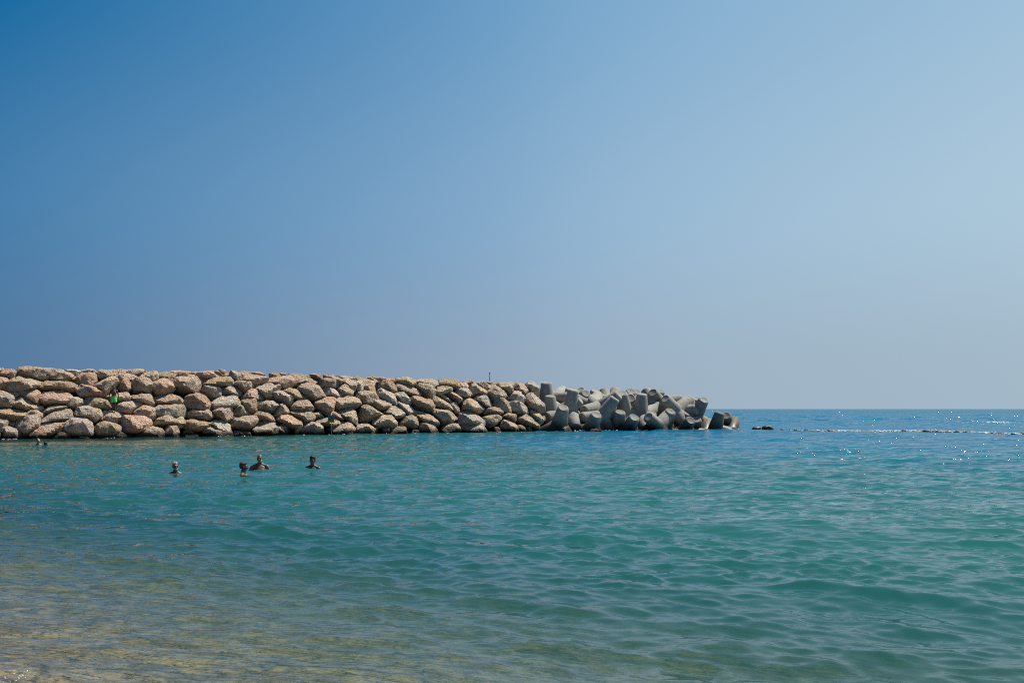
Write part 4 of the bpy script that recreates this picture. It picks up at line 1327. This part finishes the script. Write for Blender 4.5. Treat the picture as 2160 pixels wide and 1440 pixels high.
    tube(SV, SF, [(0, 0.003, 0.80), (0, 0.005, 0.88), (0, 0.002, 0.975)], [(0.165 * b, 0.125 * b), (0.186 * b, 0.132 * b), (0.168 * b, 0.119 * b)], flat=True, seg=24)
    for s in (-1, 1):
        k2 = -0.03 if (pose == 'rock' and s > 0) else 0
        tube(SV, SF, [(s * 0.092, 0, 0.86), (s * 0.102, -0.008 + k2, 0.74), (s * 0.106, -0.012 + k2, 0.66)], [(0.108 * b, 0.116 * b), (0.106 * b, 0.112 * b), (0.112 * b, 0.116 * b)], flat=True, seg=20)
        ball(SV, SF, (s * 0.075, 0.062, 0.86), (0.095, 0.085, 0.09))
    sh_me = union_mesh('shorts', SV, SF, 0.011, 0.5)
    link('shorts', sh_me, mat_sh, root)
    SV, SF = [], []
    tube(SV, SF, [(0, 0.002, 0.972), (0, 0.002, 0.995)], [(0.172 * b, 0.123 * b), (0.170 * b, 0.121 * b)], flat=True, seg=24)
    link('waistband', mesh_from(SV, SF), mat_sh, root)
    return root

def mesh_from(V, F, name='part'):
    me = bpy.data.meshes.new(name)
    me.from_pydata([tuple(v) for v in V], [], F)
    return me

MATS = {
    'eye': principled('eye_dark', (0.03, 0.02, 0.015), 0.2, build=lambda k, b: k.set(b.inputs['Base Color'], k.mix(k.noise(k.pos(), 40.0, 2), (0.02, 0.013, 0.01, 1), (0.05, 0.035, 0.025, 1)))),
    'shorts_green': cloth_mat('shorts_green', (0.075, 0.50, 0.11), (0.17, 0.66, 0.24)),
    'shorts_navy': cloth_mat('shorts_navy', (0.02, 0.03, 0.07), (0.03, 0.05, 0.11)),
}
SKIN_TAN = skin_mat('skin_tanned_backlit', (0.08, 0.040, 0.025))  # these skin colours are painted darker to suit backlit figures
SKIN_RED = skin_mat('skin_sunburnt_backlit', (0.10, 0.046, 0.029))
SKIN_DARK = skin_mat('skin_brown_backlit', (0.07, 0.036, 0.023))
SKIN_FAIR = skin_mat('skin_fair', (0.22, 0.12, 0.085))
HAIR_BLK = hair_mat('hair_black', (0.012, 0.009, 0.008))
HAIR_GREY = hair_mat('hair_grey', (0.30, 0.285, 0.27))
HAIR_BROWN = hair_mat('hair_brown', (0.05, 0.028, 0.018))

# man on the boulders: feet on the stone under him
fp = next(q for q in (hit(239.5, 868.0 + 0.5 * i) for i in range(40)) if q)
fp = Vector((fp.x, fp.y + 0.05, fp.z))
g = drop(fp.x, fp.y, fp.z + 0.5)
if g is not None and abs(g.z - fp.z) < 0.4: fp.z = g.z
person(fp, R(12), 'shirtless person in bright green swim shorts standing on the boulders looking down', SKIN_DARK, HAIR_BROWN, 'short', head_yaw=R(15), pose='rock', shorts='green', scale=1.0, nod=R(18), voxel=0.0075)

def swimmer(px, py, water_at, yaw, **kw):
    """px: middle of the neck, py: waterline there; water_at: body height the surface reaches"""
    Y = CAM_H * FPX / (py - HY)
    u, v = ray(px, py)
    s = kw.get('scale', 1.0)
    return person(Vector((u * Y, Y, -water_at * s)), yaw, skin=kw.pop('skin'), label=kw.pop('label'), **kw)

GRP = 'bathers in the water'
swimmer(370, 995.5, 1.46, R(20), skin=SKIN_RED, hair=HAIR_GREY, hairstyle='thin', beard=HAIR_GREY, pose='swim', label='grey haired, bearded bather with only head and neck out, leftmost of the nearer four', group=GRP, head_yaw=R(15), scale=1.08)
swimmer(514, 1003.0, 1.385, R(95), skin=SKIN_TAN, hair=HAIR_BROWN, hairstyle='short', pose='swim', shorts='reach', label='bather with short dark hair turned sideways to the right, arms stretched along the water', group=GRP, head_yaw=R(5), scale=1.08)
swimmer(548, 989.5, 1.30, R(8), skin=SKIN_RED, hair=HAIR_GREY, hairstyle='fringe_bald', beard=HAIR_GREY, pose='swim', label='balding bather with bare shoulders and grey beard facing the shore', group=GRP, build=1.1, scale=1.05)
swimmer(659, 990.5, 1.34, R(-6), skin=SKIN_TAN, hair=HAIR_BLK, hairstyle='thick', pose='swim', label='bather with thick black hair and bare shoulders, rightmost of the group', group=GRP, scale=1.04, head_yaw=R(-6))
swimmer(80.5, 941.5, 1.36, R(35), skin=SKIN_FAIR, hair=HAIR_BROWN, hairstyle='thin', pose='swim', label='bather near the wall at far left, face turned right, pale shoulder showing', group=GRP, head_yaw=R(15), scale=1.08, voxel=0.011)
swimmer(96.5, 941.5, 1.50, R(170), skin=SKIN_DARK, hair=HAIR_BLK, hairstyle='bun', pose='swim', label='bather with dark hair in a bun seen from behind, at far left', group=GRP, scale=1.0, voxel=0.011)
